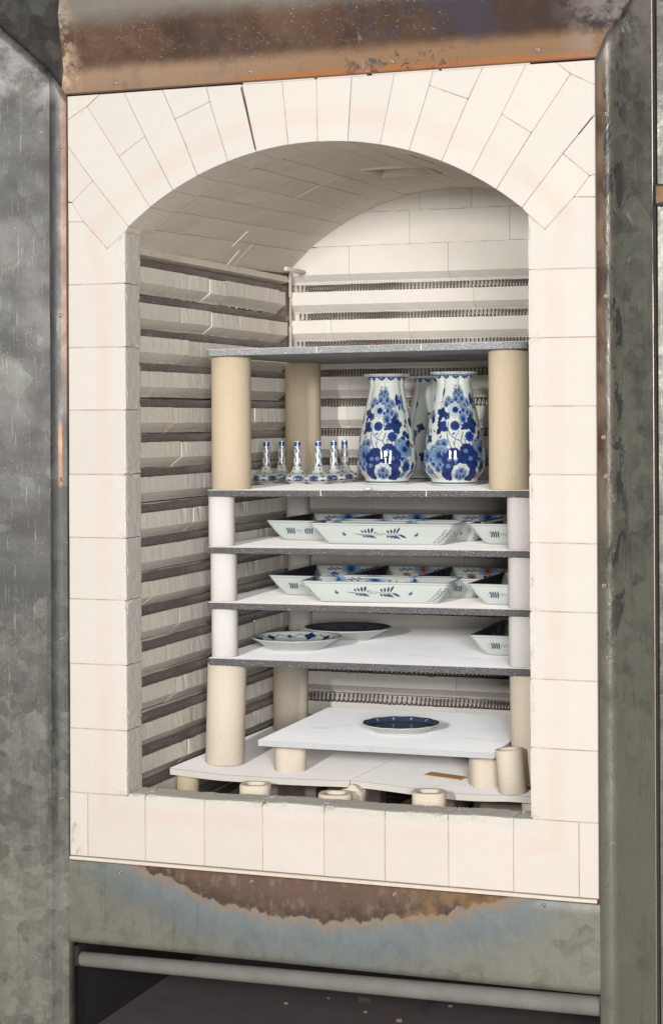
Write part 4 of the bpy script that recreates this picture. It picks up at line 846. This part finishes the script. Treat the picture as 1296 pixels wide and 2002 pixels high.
    for x, y, r in ((400, 1690, 46), (485, 1690, 46), (442, 1660, 46), (442, 1750, 52), (390, 1740, 40), (495, 1740, 40)): e(x, y, r)
    C.stroke([at(395, 1580), at(440, 1650)], 5*K, INK); C.stroke([at(500, 1580), at(450, 1650)], 5*K, INK)
    for x in (60, 110, 160, 700, 730): C.leaf(*at(x, 1795), 110*K, 26*K, R(100 if x < 300 else 70), MID)
    for i in range(5): C.stroke([at(700+i*6, 1530+i*22), at(760, 1560+i*26)], 6*K, INK)
motif(cw*.5)
rv = random.Random(5)
for _ in range(46):
    x_ = cw*.5+rv.uniform(-.085, .085); y_ = rv.uniform(.03, .16); q_ = vcan.c[int(y_/VH*620), int((x_ % cw)/cw*900)]
    if q_[0] > .5: vcan.leaf(x_ % cw, y_, rv.uniform(.006, .011), rv.uniform(.0025, .0045), rv.uniform(.3, 2.8), rv.choice((INK, MID, INK*1.6)))
for sg in (-1, 1):
    for dx, y_, kd in ((.080, .060, 'f'), (.088, .032, 'l'), (.078, .095, 'm'), (.092, .115, 's'), (.080, .150, 's'), (.096, .085, 's'), (.070, .128, 'l'), (.098, .055, 'm'), (.074, .036, 's'), (.086, .172, 'l')):
        x_ = (cw*.5+sg*dx) % cw
        if kd == 'f': vcan.flower(x_, y_, .015, 9, INK, LGT, PAL, rings=2)
        elif kd == 'm': vcan.maple(x_, y_, .0085, R(80+sg*30))
        elif kd == 'l': vcan.leaf(x_, y_, .016, .009, R(90-sg*20))
        else: vcan.scal(x_, y_, .0062); vcan.scal(x_+.006, y_-.006, .006); vcan.scal(x_-.005, y_-.007, .0055)
# sparser back side
for x, y, kind in ((-.052, .163, 'l'), (-.03, .118, 'm'), (-.045, .105, 'f'), (-.01, .15, 'r'), (.03, .17, 'l'), (.02, .11, 'f'), (.045, .09, 'm'), (-.02, .055, 'm'), (.05, .05, 'f'), (.0, .04, 'l'), (-.05, .05, 'f'), (.06, .14, 'm')):
    x = x % cw
    if kind == 'l': vcan.leaf(x, y, .014, .009, R(80))
    elif kind == 'm': vcan.maple(x, y, .009, R(70))
    elif kind == 'r': vcan.flower(x, y, .0035, 8, WHT, INK, INK)
    else: vcan.flower(x, y, .010, 7, INK, MID, LGT)
vcan.stroke([(0, .0135), (cw, .0135)], .0005, MID)
vcan.c[int(.0040/VH*620):int(.0072/VH*620)] = INK*1.3
for i in range(12):                                  # scalloped blue lace under the rim
    x = (i+.5)*cw/12
    for k in range(-3, 4): vcan.ell(x+k*.0028, .2252-.0009*(3-abs(k)), .0016, .0032-.0003*abs(k), 0, MID*.8)
vcan.c[int(.2265/VH*620):int(.2292/VH*620)] = MID*.8
def vase(label, x, y, rot):
    t = empty('vase', (x, y, zs(.6867, x)), label, 'vase', 'tall blue and white vases')
    W, H = 420, 330; th = np.arange(W)/W*2*math.pi; hz = np.interp(np.linspace(0, 1, H), [0, .92, 1], [0, .218, VH]); TH, Z = np.meshgrid(th, hz)
    lob = .5+.5*np.cos(TH*12/2*1.0); amt = np.interp(hz, [0, .03, .06, .14, .19, .215, .232, VH], [0, 0, .0006, .0012, .0017, .0022, .0018, .0016])[:, None]
    Rr = vr(Z)-amt*(1-np.abs(np.cos(TH*3)))**2*2.2
    col = resample(vcan.c, (TH/(2*math.pi)+.5+.25) % 1.0, Z/VH)   # front of motif faces -Y
    if vase.me is None:
        o = grid_obj('body', Rr*np.cos(TH), Rr*np.sin(TH), Z, col, t); vase.me = o.data
        # inner wall and rim
        iz = np.array([VH, VH+.0008, VH+.0004, .231, .226, .213, .19, .12, .04]); ir = np.array([.0505, .0497, .0485, .0440, .0375, .0335, .037, .048, .055]); W2 = 120; th2 = np.arange(W2)/W2*2*math.pi; T2, Z2 = np.meshgrid(th2, iz); R2 = ir[:, None]-np.interp(iz, [.2, VH], [.001, .0016])[:, None]*(1-np.abs(np.cos(T2*3)))**2*2.2
        o2 = grid_obj('rim', R2*np.cos(T2), R2*np.sin(T2), Z2, np.tile(WHT, (len(iz), W2, 1)), t); vase.me2 = o2.data
    else: o = link(bpy.data.objects.new('body', vase.me), t); o2 = link(bpy.data.objects.new('rim', vase.me2), t)
    t.rotation_euler = (0, R(0), rot); return t
vase.me = None
face = lambda x, y: math.atan2(CAM[1]-y, CAM[0]-x)+math.pi/2   # turns -Y of the vase to the viewer
v1 = px(757, 941, 'y', .615); v2 = px(888, 946, 'y', .550); v3 = px(843, 937, 'y', .835)
vase('left one of the two front flowered Delft vases, behind the white peg', float(v1[0]), .615, face(v1[0], .615)+R(-2))
vase('right one of the two front flowered Delft vases, next to the tan prop', float(v2[0]), .550, face(v2[0], .55)+R(20))
vase('sparsely flowered vase standing in shadow behind the gap between the two front vases', float(v3[0]), .835, face(v3[0], .83)+R(185)); 

# --- small bottles
BH = .0935
bz = [(0, .0160), (.0008, .0174), (.0022, .0176), (.0032, .0200), (.0055, .0260), (.0085, .0312), (.0115, .0334), (.0145, .0330), (.0180, .0306), (.0210, .0262), (.0236, .0205), (.0262, .0155), (.030, .0122), (.036, .0102), (.044, .0091), (.054, .0083), (.066, .0077), (.078, .0072), (.086, .0069), (.0905, .0067), (.0925, .0066), (.0935, .0060)]
bz_, br_ = np.array(bz).T; bw_ = 2*math.pi*.02
bc = Canvas(bw_, 1., 520, 460)      # y = fraction of profile length
seglen = np.concatenate([[0], np.cumsum(np.hypot(np.diff(bz_), np.diff(br_)))]); seglen /= seglen[-1]
fz = lambda z: float(np.interp(z, bz_, seglen))
bc2 = np.tile(WHT, (460, 520, 1)).astype(np.float32); 
class BCan(Canvas): pass
PL = .145; bc = Canvas(bw_, PL, 520, 460)
def by(z): return fz(z)*PL
for k in range(5):
    x = (k+.5)*bw_/5
    sx = .6                       # body circumference is larger than the canvas width, so squeeze in x
    for i in range(8): a = 2*math.pi*i/8; bc.ell(x+math.cos(a)*.0058*sx, by(.0125)+math.sin(a)*.0060, .0030, .0018, a, MID, edge=INK, grad=LGT, ew=.0004)
    for i in range(14): a = 2*math.pi*i/14; bc.ell(x+math.cos(a)*.0098*sx, by(.0125)+math.sin(a)*.0088, .0020, .0011, a, INK)
    bc.ell(x, by(.0125), .0024*sx, .0024, 0, INK)
    xm = x+bw_/10
    for dz in (-.007, .006): 
        for a in (40, 90, 140): bc.ell(xm+math.cos(R(a))*.0022, by(.0125)+dz+math.sin(R(a))*.003, .0030, .0013, R(a), INK)
    for zt, rr in ((.0235, .0035), (.031, .0032)):
        for a in (30, 60, 90, 120, 150): bc.ell(xm+math.cos(R(a))*rr*.8, by(zt)+math.sin(R(a))*rr, rr*.6, .0011, R(a), INK)
for z, ph, kind in ((.042, .0, 0), (.052, .5, 1), (.062, .0, 1), (.072, .5, 0), (.080, .0, 0), (.046, .5, 2), (.068, 0, 2), (.058, .25, 2), (.076, .25, 2), (.039, .25, 2)):
    for k in range(4):
        x = (k+ph+.1)*bw_/4 % bw_
        if kind == 0: 
            for a in (45, 90, 135, 225, 270, 315): bc.ell(x+math.cos(R(a))*.004, by(z)+math.sin(R(a))*.0022, .0048, .0013, R(a), INK)
        elif kind == 1: bc.ell(x, by(z), .0065, .0042, R(90), MID, edge=INK, grad=LGT, jag=.15); bc.ell(x, by(z), .0025, .0018, 0, INK)
        else: bc.ell(x, by(z), .0042, .0016, R(30), INK); bc.ell(x+.002, by(z)+.002, .003, .0012, R(-30), INK)
bc.ell(bw_*.43, by(.061), .0042, .0030, 0, WHT, edge=INK, ew=.0008)
H_ = 460; rb = lambda z: int(fz(z)*H_)
bc.c[rb(.0815):rb(.0915)] = MID*1.15; bc.c[rb(.0815):rb(.0822)] = WHT; bc.c[rb(.0868):rb(.0872)] = LGT; bc.c[rb(.0915):] = WHT; bc.c[:rb(.0030)] = WHT; bc.c[rb(.0030):rb(.0034)] = MID; bc.c[rb(.0222):rb(.0228)] = MID
bme = None
def bottle(label, x, y, rot, me=None):
    t = empty('bottle', (x, y, zs(.6867, x)), label, 'bottle', 'small long-necked blue and white bottles')
    global bme
    if bme is None:
        W, H = 150, 230; th = np.arange(W)/W*2*math.pi; f = np.linspace(0, 1, H); z = np.interp(f, seglen, bz_); r = np.interp(f, seglen, br_); TH, FZ = np.meshgrid(th, f); Rr = np.repeat(r[:, None], W, 1); Z = np.repeat(z[:, None], W, 1)
        a = grid_obj('body', Rr*np.cos(TH), Rr*np.sin(TH), Z, resample(bc.c, TH/(2*math.pi), FZ), t)
        iz = np.array([.0935, .0937, .0932, .085, .06]); ir = np.array([.0060, .0054, .0048, .0044, .004]); th2 = np.arange(32)/32*2*math.pi; T2, Z2 = np.meshgrid(th2, iz); R2 = np.repeat(ir[:, None], 32, 1)
        b = grid_obj('mouth', R2*np.cos(T2), R2*np.sin(T2), Z2, np.tile(WHT, (5, 32, 1)), t); bme = (a.data, b.data)
    else: link(bpy.data.objects.new('body', bme[0]), t); link(bpy.data.objects.new('mouth', bme[1]), t)
    t.rotation_euler = (0, 0, rot); return t
for lab, u, Y, r_ in (('leftmost little long-necked bottle, closest to the front left tan prop, in its shadow', 521, .625, 2.0), ('little bottle in shade, second from the left and set back behind its neighbours', 551, .715, .9), ('little bottle third from the left, lit, in front of the rear tan prop\'s left edge', 581.7, .605, .35), ('little bottle fourth from the left, standing furthest forward and brightly lit', 622, .590, .0), ('little bottle fifth from the left, just right of the rear tan prop', 652.5, .655, .25), ('rightmost little bottle, set back and nearest to the left tall vase', 673.5, .735, .6)):
    c = px(u, 900, 'y', Y); bottle(lab, float(c[0]), Y, face(c[0], Y)+r_)

# --- rectangular trays
def dish_meshes(warm=False, cross=False):
    """outer shell and inner shell of a footed rectangular tray, long side along x"""
    LX, LY, H0 = .150, .077, .0435       # half sizes at the rim
    NP, NH = 760, 46
    def outline(hx, hy, rad, n=NP):
        per = 2*(2*hx+2*hy)-8*rad+2*math.pi*rad; out = np.zeros((n, 2)); t = np.arange(n)/n*per
        segs = [(2*(hx-rad), 0), (math.pi*rad/2, 1), (2*(hy-rad), 2), (math.pi*rad/2, 3), (2*(hx-rad), 4), (math.pi*rad/2, 5), (2*(hy-rad), 6), (math.pi*rad/2, 7)]
        st = 0
        for L, k in segs:
            m = (t >= st-1e-9) & (t < st+L+1e-9); q = t[m]-st
            if k == 0: out[m] = np.stack([-hx+rad+q, np.full_like(q, -hy)], -1)
            elif k == 2: out[m] = np.stack([np.full_like(q, hx), -hy+rad+q], -1)
            elif k == 4: out[m] = np.stack([hx-rad-q, np.full_like(q, hy)], -1)
            elif k == 6: out[m] = np.stack([np.full_like(q, -hx), hy-rad-q], -1)
            else:
                cx, cy, a0 = {1: (hx-rad, -hy+rad, -90), 3: (hx-rad, hy-rad, 0), 5: (-hx+rad, hy-rad, 90), 7: (-hx+rad, -hy+rad, 180)}[k]; a = R(a0)+q/rad; out[m] = np.stack([cx+rad*np.cos(a), cy+rad*np.sin(a)], -1)
            st += L
        return out
    f = np.linspace(0, 1, NH); ins = .031*(1-f**.85)**1.05*np.interp(f, [0, .06, 1], [1.05, 1, 1]); hz = f*H0
    def shell(extra, zoff, flip, can, hh):
        X = np.zeros((NH, NP)); Y = X.copy(); Z = X.copy()
        for i in range(NH):
            o_ = outline(LX-ins[i]-extra, LY-ins[i]-extra, .009); X[i], Y[i] = o_[:, 0], o_[:, 1]; Z[i] = hh[i]
        TH, FZ = np.meshgrid(np.arange(NP)/NP, f); return X, Y, Z, resample(can.c, TH, FZ)
    per = 2*(2*LX+2*LY)-8*.009+2*math.pi*.009; SH = .054; s1 = 2*(LX-.009); q_ = math.pi*.009/2; s2 = 2*(LY-.009)
    oc = Canvas(per, SH, NP, 120)
    mid = [(s1/2, 'long'), (s1+q_+s2/2, 'short'), (s1+2*q_+s2+s1/2, 'long'), (s1*2+3*q_+s2*1.5, 'short')]
    for c, k in mid:
        y = SH*.5; 
        if k == 'long':
            oc.stroke([(c-.062, y+.001), (c-.045, y-.001), (c-.012, y-.002), (c-.004, y+.001)], .0010, INK*2); oc.stroke([(c+.006, y), (c+.02, y+.001), (c+.045, y-.002)], .0010, INK*2)
            oc.stroke([(c-.008+i*.0030, y+(.0045 if i % 2 else -.003)) for i in range(6)], .0007, INK*2.2)
            for i in range(4):
                for x0, sg in ((c-.042, 1), (c+.016, 1.15)):
                    xx_ = x0+i*.0068; L = (.0050+.0016*i)*sg; oc.ell(xx_+L*.3, y+.0035+L*.62, L*.72, .0023, R(118-14*i), INK*1.3); oc.ell(xx_+L*.5, y-.0040-L*.25, L*.75, .0021, R(-42+5*i), INK*1.3)
            oc.ell(c+.054, y-.004, .0105, .0024, R(-24), INK*1.4); oc.ell(c-.012, y+.004, .0035, .0012, R(40), INK*1.4); oc.ell(c-.050, y-.001, .005, .0008, R(-5), INK*1.6)
            for dx in (-.085, .085):
                oc.ell(c+dx, y-.001, .0042, .0034, 0, MID, edge=INK, grad=LGT, ew=.0007, jag=.08, n=6); oc.ell(c+dx, y+.0035, .0016, .0022, 0, MID)
        else:
            for i in range(4):
                oc.ell(c-.030+i*.0055, y+.0040, .0050, .0018, R(125-12*i), INK*1.3); oc.ell(c-.030+i*.0055, y-.0040, .0050, .0018, R(-125+12*i), INK*1.3); oc.ell(c+.016+i*.0055, y+.0038, .0044, .0017, R(55+10*i), INK*1.3); oc.ell(c+.016+i*.0055, y-.0038, .0044, .0017, R(-55-10*i), INK*1.3)
            oc.stroke([(c-.040, y), (c-.010, y)], .0010, INK*1.8); oc.stroke([(c+.012, y), (c+.036, y)], .0010, INK*1.8); oc.stroke([(c-.009+i*.0032, y+(.0045 if i % 2 else -.003)) for i in range(6)], .0007, INK*2.2)
    for c in (s1+q_/2, s1+q_*1.5+s2, 2*s1+s2+2.5*q_, 2*s1+2*s2+3.5*q_):
        for i in range(7):
            yy = .008+i*.0052; oc.ell((c-.006)%per, yy, .0022, .0013, R(50), INK*1.4); oc.ell((c+.006) % per, yy, .0022, .0013, R(130), INK*1.4)
        oc.ell(c % per, SH*.55, .003, .0045, 0, WHT, edge=INK, ew=.0009); oc.stroke([(c, .006), (c, SH*.42)], .0009, INK*1.5)
    oc.stroke([(0, SH*.925), (per, SH*.925)], .0009, MID*.8)
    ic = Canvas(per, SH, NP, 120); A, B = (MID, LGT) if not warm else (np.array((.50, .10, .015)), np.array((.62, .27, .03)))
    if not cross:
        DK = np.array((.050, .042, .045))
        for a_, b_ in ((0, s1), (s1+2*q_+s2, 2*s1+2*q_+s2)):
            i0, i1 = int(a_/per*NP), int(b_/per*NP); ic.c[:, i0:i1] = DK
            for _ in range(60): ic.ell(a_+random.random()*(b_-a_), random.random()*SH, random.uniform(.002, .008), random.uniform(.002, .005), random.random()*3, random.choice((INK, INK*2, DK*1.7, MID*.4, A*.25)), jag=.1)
    k = 0; x = .0
    while x < per:
        lx = x % per
        if not cross and (lx < s1 or s1+2*q_+s2 < lx < 2*s1+2*q_+s2): x += per/20; k += 1; continue
        fl = k % 2 == 0
        if fl:
            ic.ell(x, SH*.80, .024, .0125, 0, LGT, grad=PAL, edge=INK, jag=.05, n=14)
            ic.flower(x, SH*.80, .0105, 8, INK, A, B); 
        else:
            for i in range(-3, 4): ic.ell(x+i*.005, SH*(.80+.06*math.sin(i*2)), .0035, .0018, R(60*i), INK*1.5)
            ic.stroke([(x-.014, SH*.8), (x-.006, SH*.86), (x+.006, SH*.76), (x+.014, SH*.82)], .0009, INK*1.5)
        if k % 3 == 0: ic.flower(x, SH*.38, .014, 8, INK, A, B, rings=2)
        else: ic.maple(x, SH*.38, .011, R(40*k))
        x += per/20; k += 1
    ic.stroke([(0, SH*.97), (per, SH*.97)], .0010, MID*.8); ic.stroke([(0, SH*.60), (per, SH*.60)], .0006, MID)
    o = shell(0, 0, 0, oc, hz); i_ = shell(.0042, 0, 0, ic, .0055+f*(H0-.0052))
    # close the rim: add outer-top ring to inner shell
    Xi, Yi, Zi, Ci = i_; rX = np.vstack([Xi, (o[0][-1]*.5+Xi[-1]*.5)[None], o[0][-1][None]]); rY = np.vstack([Yi, (o[1][-1]*.5+Yi[-1]*.5)[None], o[1][-1][None]]); rZ = np.vstack([Zi, (Zi[-1]+.0010)[None], o[2][-1][None]]); wr_ = np.tile(WHT, (2, NP, 1)); rC = np.vstack([Ci, wr_])
    # inner floor: shrink rings to centre line
    fl = []
    for k_ in (.75, .4, .02): fl.append((Xi[0]*k_, Yi[0]*k_, Zi[0]-.0002))
    rX = np.vstack([a[0][None] for a in fl[::-1]]+[rX]); rY = np.vstack([a[1][None] for a in fl[::-1]]+[rY]); rZ = np.vstack([a[2][None] for a in fl[::-1]]+[rZ]); rC = np.vstack([np.tile(WHT*.9, (3, NP, 1)), rC])
    oX = np.vstack([o[0][0][None]*.95, o[0]]); oY = np.vstack([o[1][0][None]*.9, o[1]]); oZ = np.vstack([o[2][0][None]+.002, o[2]]); oC = np.vstack([np.tile(WHT, (1, NP, 1)), o[3]])
    return (oX, oY, oZ, oC), (rX, rY, rZ, rC)
DM = {}
def tray(label, x, y, zb, rot, warm=False, scale=1.):
    warm = (warm, abs(rot) < .5)
    t = empty('tray', (x, y, zs(zb, x)), label, 'tray', 'rectangular blue-painted trays')
    if warm not in DM:
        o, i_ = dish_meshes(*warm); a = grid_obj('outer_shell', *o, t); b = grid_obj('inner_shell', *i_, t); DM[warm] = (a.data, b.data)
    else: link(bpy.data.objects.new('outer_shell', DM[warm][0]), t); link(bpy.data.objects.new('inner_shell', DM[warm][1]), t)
    t.rotation_euler = (0, 0, rot); t.scale = (scale, scale, scale); return t
def by_rim(u, v, z, zoff=.0435): p = px(u, v, 'z', z+zoff); return float(p[0]), float(p[1])
# shelf 3
tray('long tray laid crosswise at the front of the shelf directly below the vases', .503, .432, .5724, R(3))
tray('tray placed end-on at the far left, behind the crosswise tray, directly below the vases', .2975, .600, .5724, R(90), scale=.98)
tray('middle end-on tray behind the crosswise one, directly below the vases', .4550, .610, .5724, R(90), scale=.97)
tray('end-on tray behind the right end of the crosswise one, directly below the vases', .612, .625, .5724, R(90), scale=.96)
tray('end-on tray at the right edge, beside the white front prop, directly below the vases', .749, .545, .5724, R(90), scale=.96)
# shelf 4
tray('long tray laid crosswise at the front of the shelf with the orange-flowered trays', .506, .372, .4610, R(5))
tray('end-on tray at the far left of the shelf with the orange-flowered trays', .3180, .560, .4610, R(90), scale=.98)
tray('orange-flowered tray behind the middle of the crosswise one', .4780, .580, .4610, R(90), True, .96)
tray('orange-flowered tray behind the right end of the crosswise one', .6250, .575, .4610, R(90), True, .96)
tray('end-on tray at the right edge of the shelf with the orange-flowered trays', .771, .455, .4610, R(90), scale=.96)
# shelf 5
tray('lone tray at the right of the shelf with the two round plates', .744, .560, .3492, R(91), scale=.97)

# --- round plates
def plate_mesh(rr, h, foot, kind):
    """profile from the centre underneath, over the rim to the centre inside"""
    prof = [(.0, .004), (foot-.004, .004), (foot-.003, 0), (foot, 0), (foot+.001, .003), (foot+(rr-foot)*.35, h*.42), (rr-.006, h*.86), (rr, h), (rr-.0008, h+.0016), (rr-.004, h+.0010), (foot+(rr-foot)*.45, h*.62), (foot+.002, h*.42), (foot*.6, h*.34), (.001, h*.32)]
    pr = []; 
    for (a, b) in zip(prof, prof[1:]):
        L = math.dist(a, b); k = max(2, int(L/.0012)); pr += [(a[0]+(b[0]-a[0])*i/k, a[1]+(b[1]-a[1])*i/k) for i in range(k)]
    pr.append(prof[-1]); pr = np.array(pr); W = 360; th = np.arange(W)/W*2*math.pi; rim_i = int(np.argmax(pr[:, 1]))
    TH, Rr = np.meshgrid(th, pr[:, 0]); Z = np.repeat(pr[:, 1][:, None], W, 1)
    if kind == 'scallop':
        k = np.clip((Rr-foot)/(rr-foot), 0, 1)**2; sc_ = 1-.016*k*(1-np.abs(np.cos(TH*6))); Rr = Rr*sc_; Z = Z+.0003*k*np.cos(TH*12)
    C = np.tile(WHT, (len(pr), W, 1)).astype(np.float32); can = Canvas(2*rr, 2*rr, 300, 300, wrap=False); rnd = random.Random(len(kind)*5+3); c0 = rr
    if kind == 'lively':
        for i in range(11):
            a = 2*math.pi*i/11; x, y = c0+math.cos(a)*rr*.80, c0+math.sin(a)*rr*.80; can.maple(x, y, rr*(.05+.03*(i % 3)), a); can.stroke([(x, y), (c0+math.cos(a+.28)*rr*.88, c0+math.sin(a+.28)*rr*.88), (c0+math.cos(a+.5)*rr*.78, c0+math.sin(a+.5)*rr*.78)], .0018, INK*1.3)
        can.ell(c0, c0, rr*.52, rr*.52, 0, WHT, edge=MID, ew=.0016); can.ell(c0, c0, rr*.40, rr*.34, .3, PAL, grad=WHT*.9); can.stroke([(c0-rr*.35, c0-rr*.1), (c0-rr*.1, c0+rr*.08), (c0+rr*.2, c0-rr*.02), (c0+rr*.4, c0+rr*.12)], .0022, MID); can.flower(c0-rr*.05, c0-rr*.1, rr*.18, 7, INK, LGT, PAL)
    elif kind == 'dark':
        can.ell(c0, c0, rr*.98, rr*.98, 0, np.array((.075, .07, .07)), edge=MID, ew=.002, grad=np.array((.10, .10, .11)))  # dark face: reflection of the shelf above put into the colour
        for i in range(9): a = 2*math.pi*i/9; can.ell(c0+math.cos(a)*rr*.8, c0+math.sin(a)*rr*.8, rr*.10, rr*.04, a+1.2, INK*1.5+.02)
        can.ell(c0, c0, rr*.5, rr*.3, .3, np.array((.05, .05, .055)), jag=.1)
    else:
        can.ell(c0, c0, rr*.985, rr*.985, 0, WHT*.35, edge=MID, ew=.003); can.ell(c0, c0, rr*.99, rr*.99, 0, np.array((.05, .07, .11)), grad=np.array((.05, .08, .14)))
        can.ell(c0, c0, rr*.76, rr*.76, 0, np.array((.11, .10, .10)), edge=INK, ew=.002)
        for i in range(12): a = 2*math.pi*i/12; can.ell(c0+math.cos(a)*rr*.90, c0+math.sin(a)*rr*.90, rr*.045, rr*.03, a, PAL, edge=INK)
        can.stroke([(c0-rr*.2, c0-rr*.3), (c0, c0+.05*rr), (c0+rr*.3, c0+rr*.1)], .0012, INK); can.stroke([(c0, c0), (c0+rr*.15, c0-rr*.35)], .0010, INK); can.stroke([(c0+.1*rr, c0), (c0+rr*.5, c0-rr*.2)], .0010, INK*1.6)
    ii = slice(rim_i+1, None); X, Y = Rr*np.cos(TH), Rr*np.sin(TH); C[ii] = resample(can.c, np.clip((X[ii]+rr)/(2*rr), 0, .999), np.clip((Y[ii]+rr)/(2*rr), 0, .999))
    return X, Y, Z, C
def plate(label, x, y, z, kind, rr, h, foot, rot=0):
    t = empty('plate', (x, y, z), label, 'plate', None); grid_obj('dish', *plate_mesh(rr, h, foot, kind), t)
    t.rotation_euler = (0, 0, rot); return t
p1 = plate('pale round plate with blue painted border, in front on the left of its shelf', .2905, .452, zs(.3492, .29), 'lively', .0945, .0245, .056, .4)
p2 = plate('larger round plate, shelf reflection painted dark on its face, partly behind the pale plate', .3385, .640, zs(.3492, .34), 'dark', .0955, .0255, .050)
p3 = plate('small plate with scalloped dark blue rim alone on the white square shelf', .5340, .400, ZW+.0003, 'scallop', .0780, .0155, .054)
V, F = [], []                            # two firing pin marks on the foot of the pale plate
for a in (-1.05, -.62):
    rr = .0563; x, y = rr*math.cos(a), rr*math.sin(a)
    for k in range(2): pass
    m = len(V); V += [(x*1.004+.0012*math.cos(b)*-math.sin(a), y*1.004+.0012*math.cos(b)*math.cos(a), .0032+.0012*math.sin(b)) for b in [i*math.pi/4 for i in range(8)]]; F.append(tuple(range(m, m+8)))
mk = mesh('pin_mark', V, F, M['dark'], p1); mk.rotation_euler = (0, 0, -.4+face(.29, .45)*0)

# ------------------------------------------------------------------ workshop floor in front, out of frame below, so that light bounces as in the room
fl = boxobj('floor', (-3, -7, -.86), (4.5, 1.2, -.80), plain('concrete_floor', (.50, .47, .44), .8)); tag(fl, kind='structure')
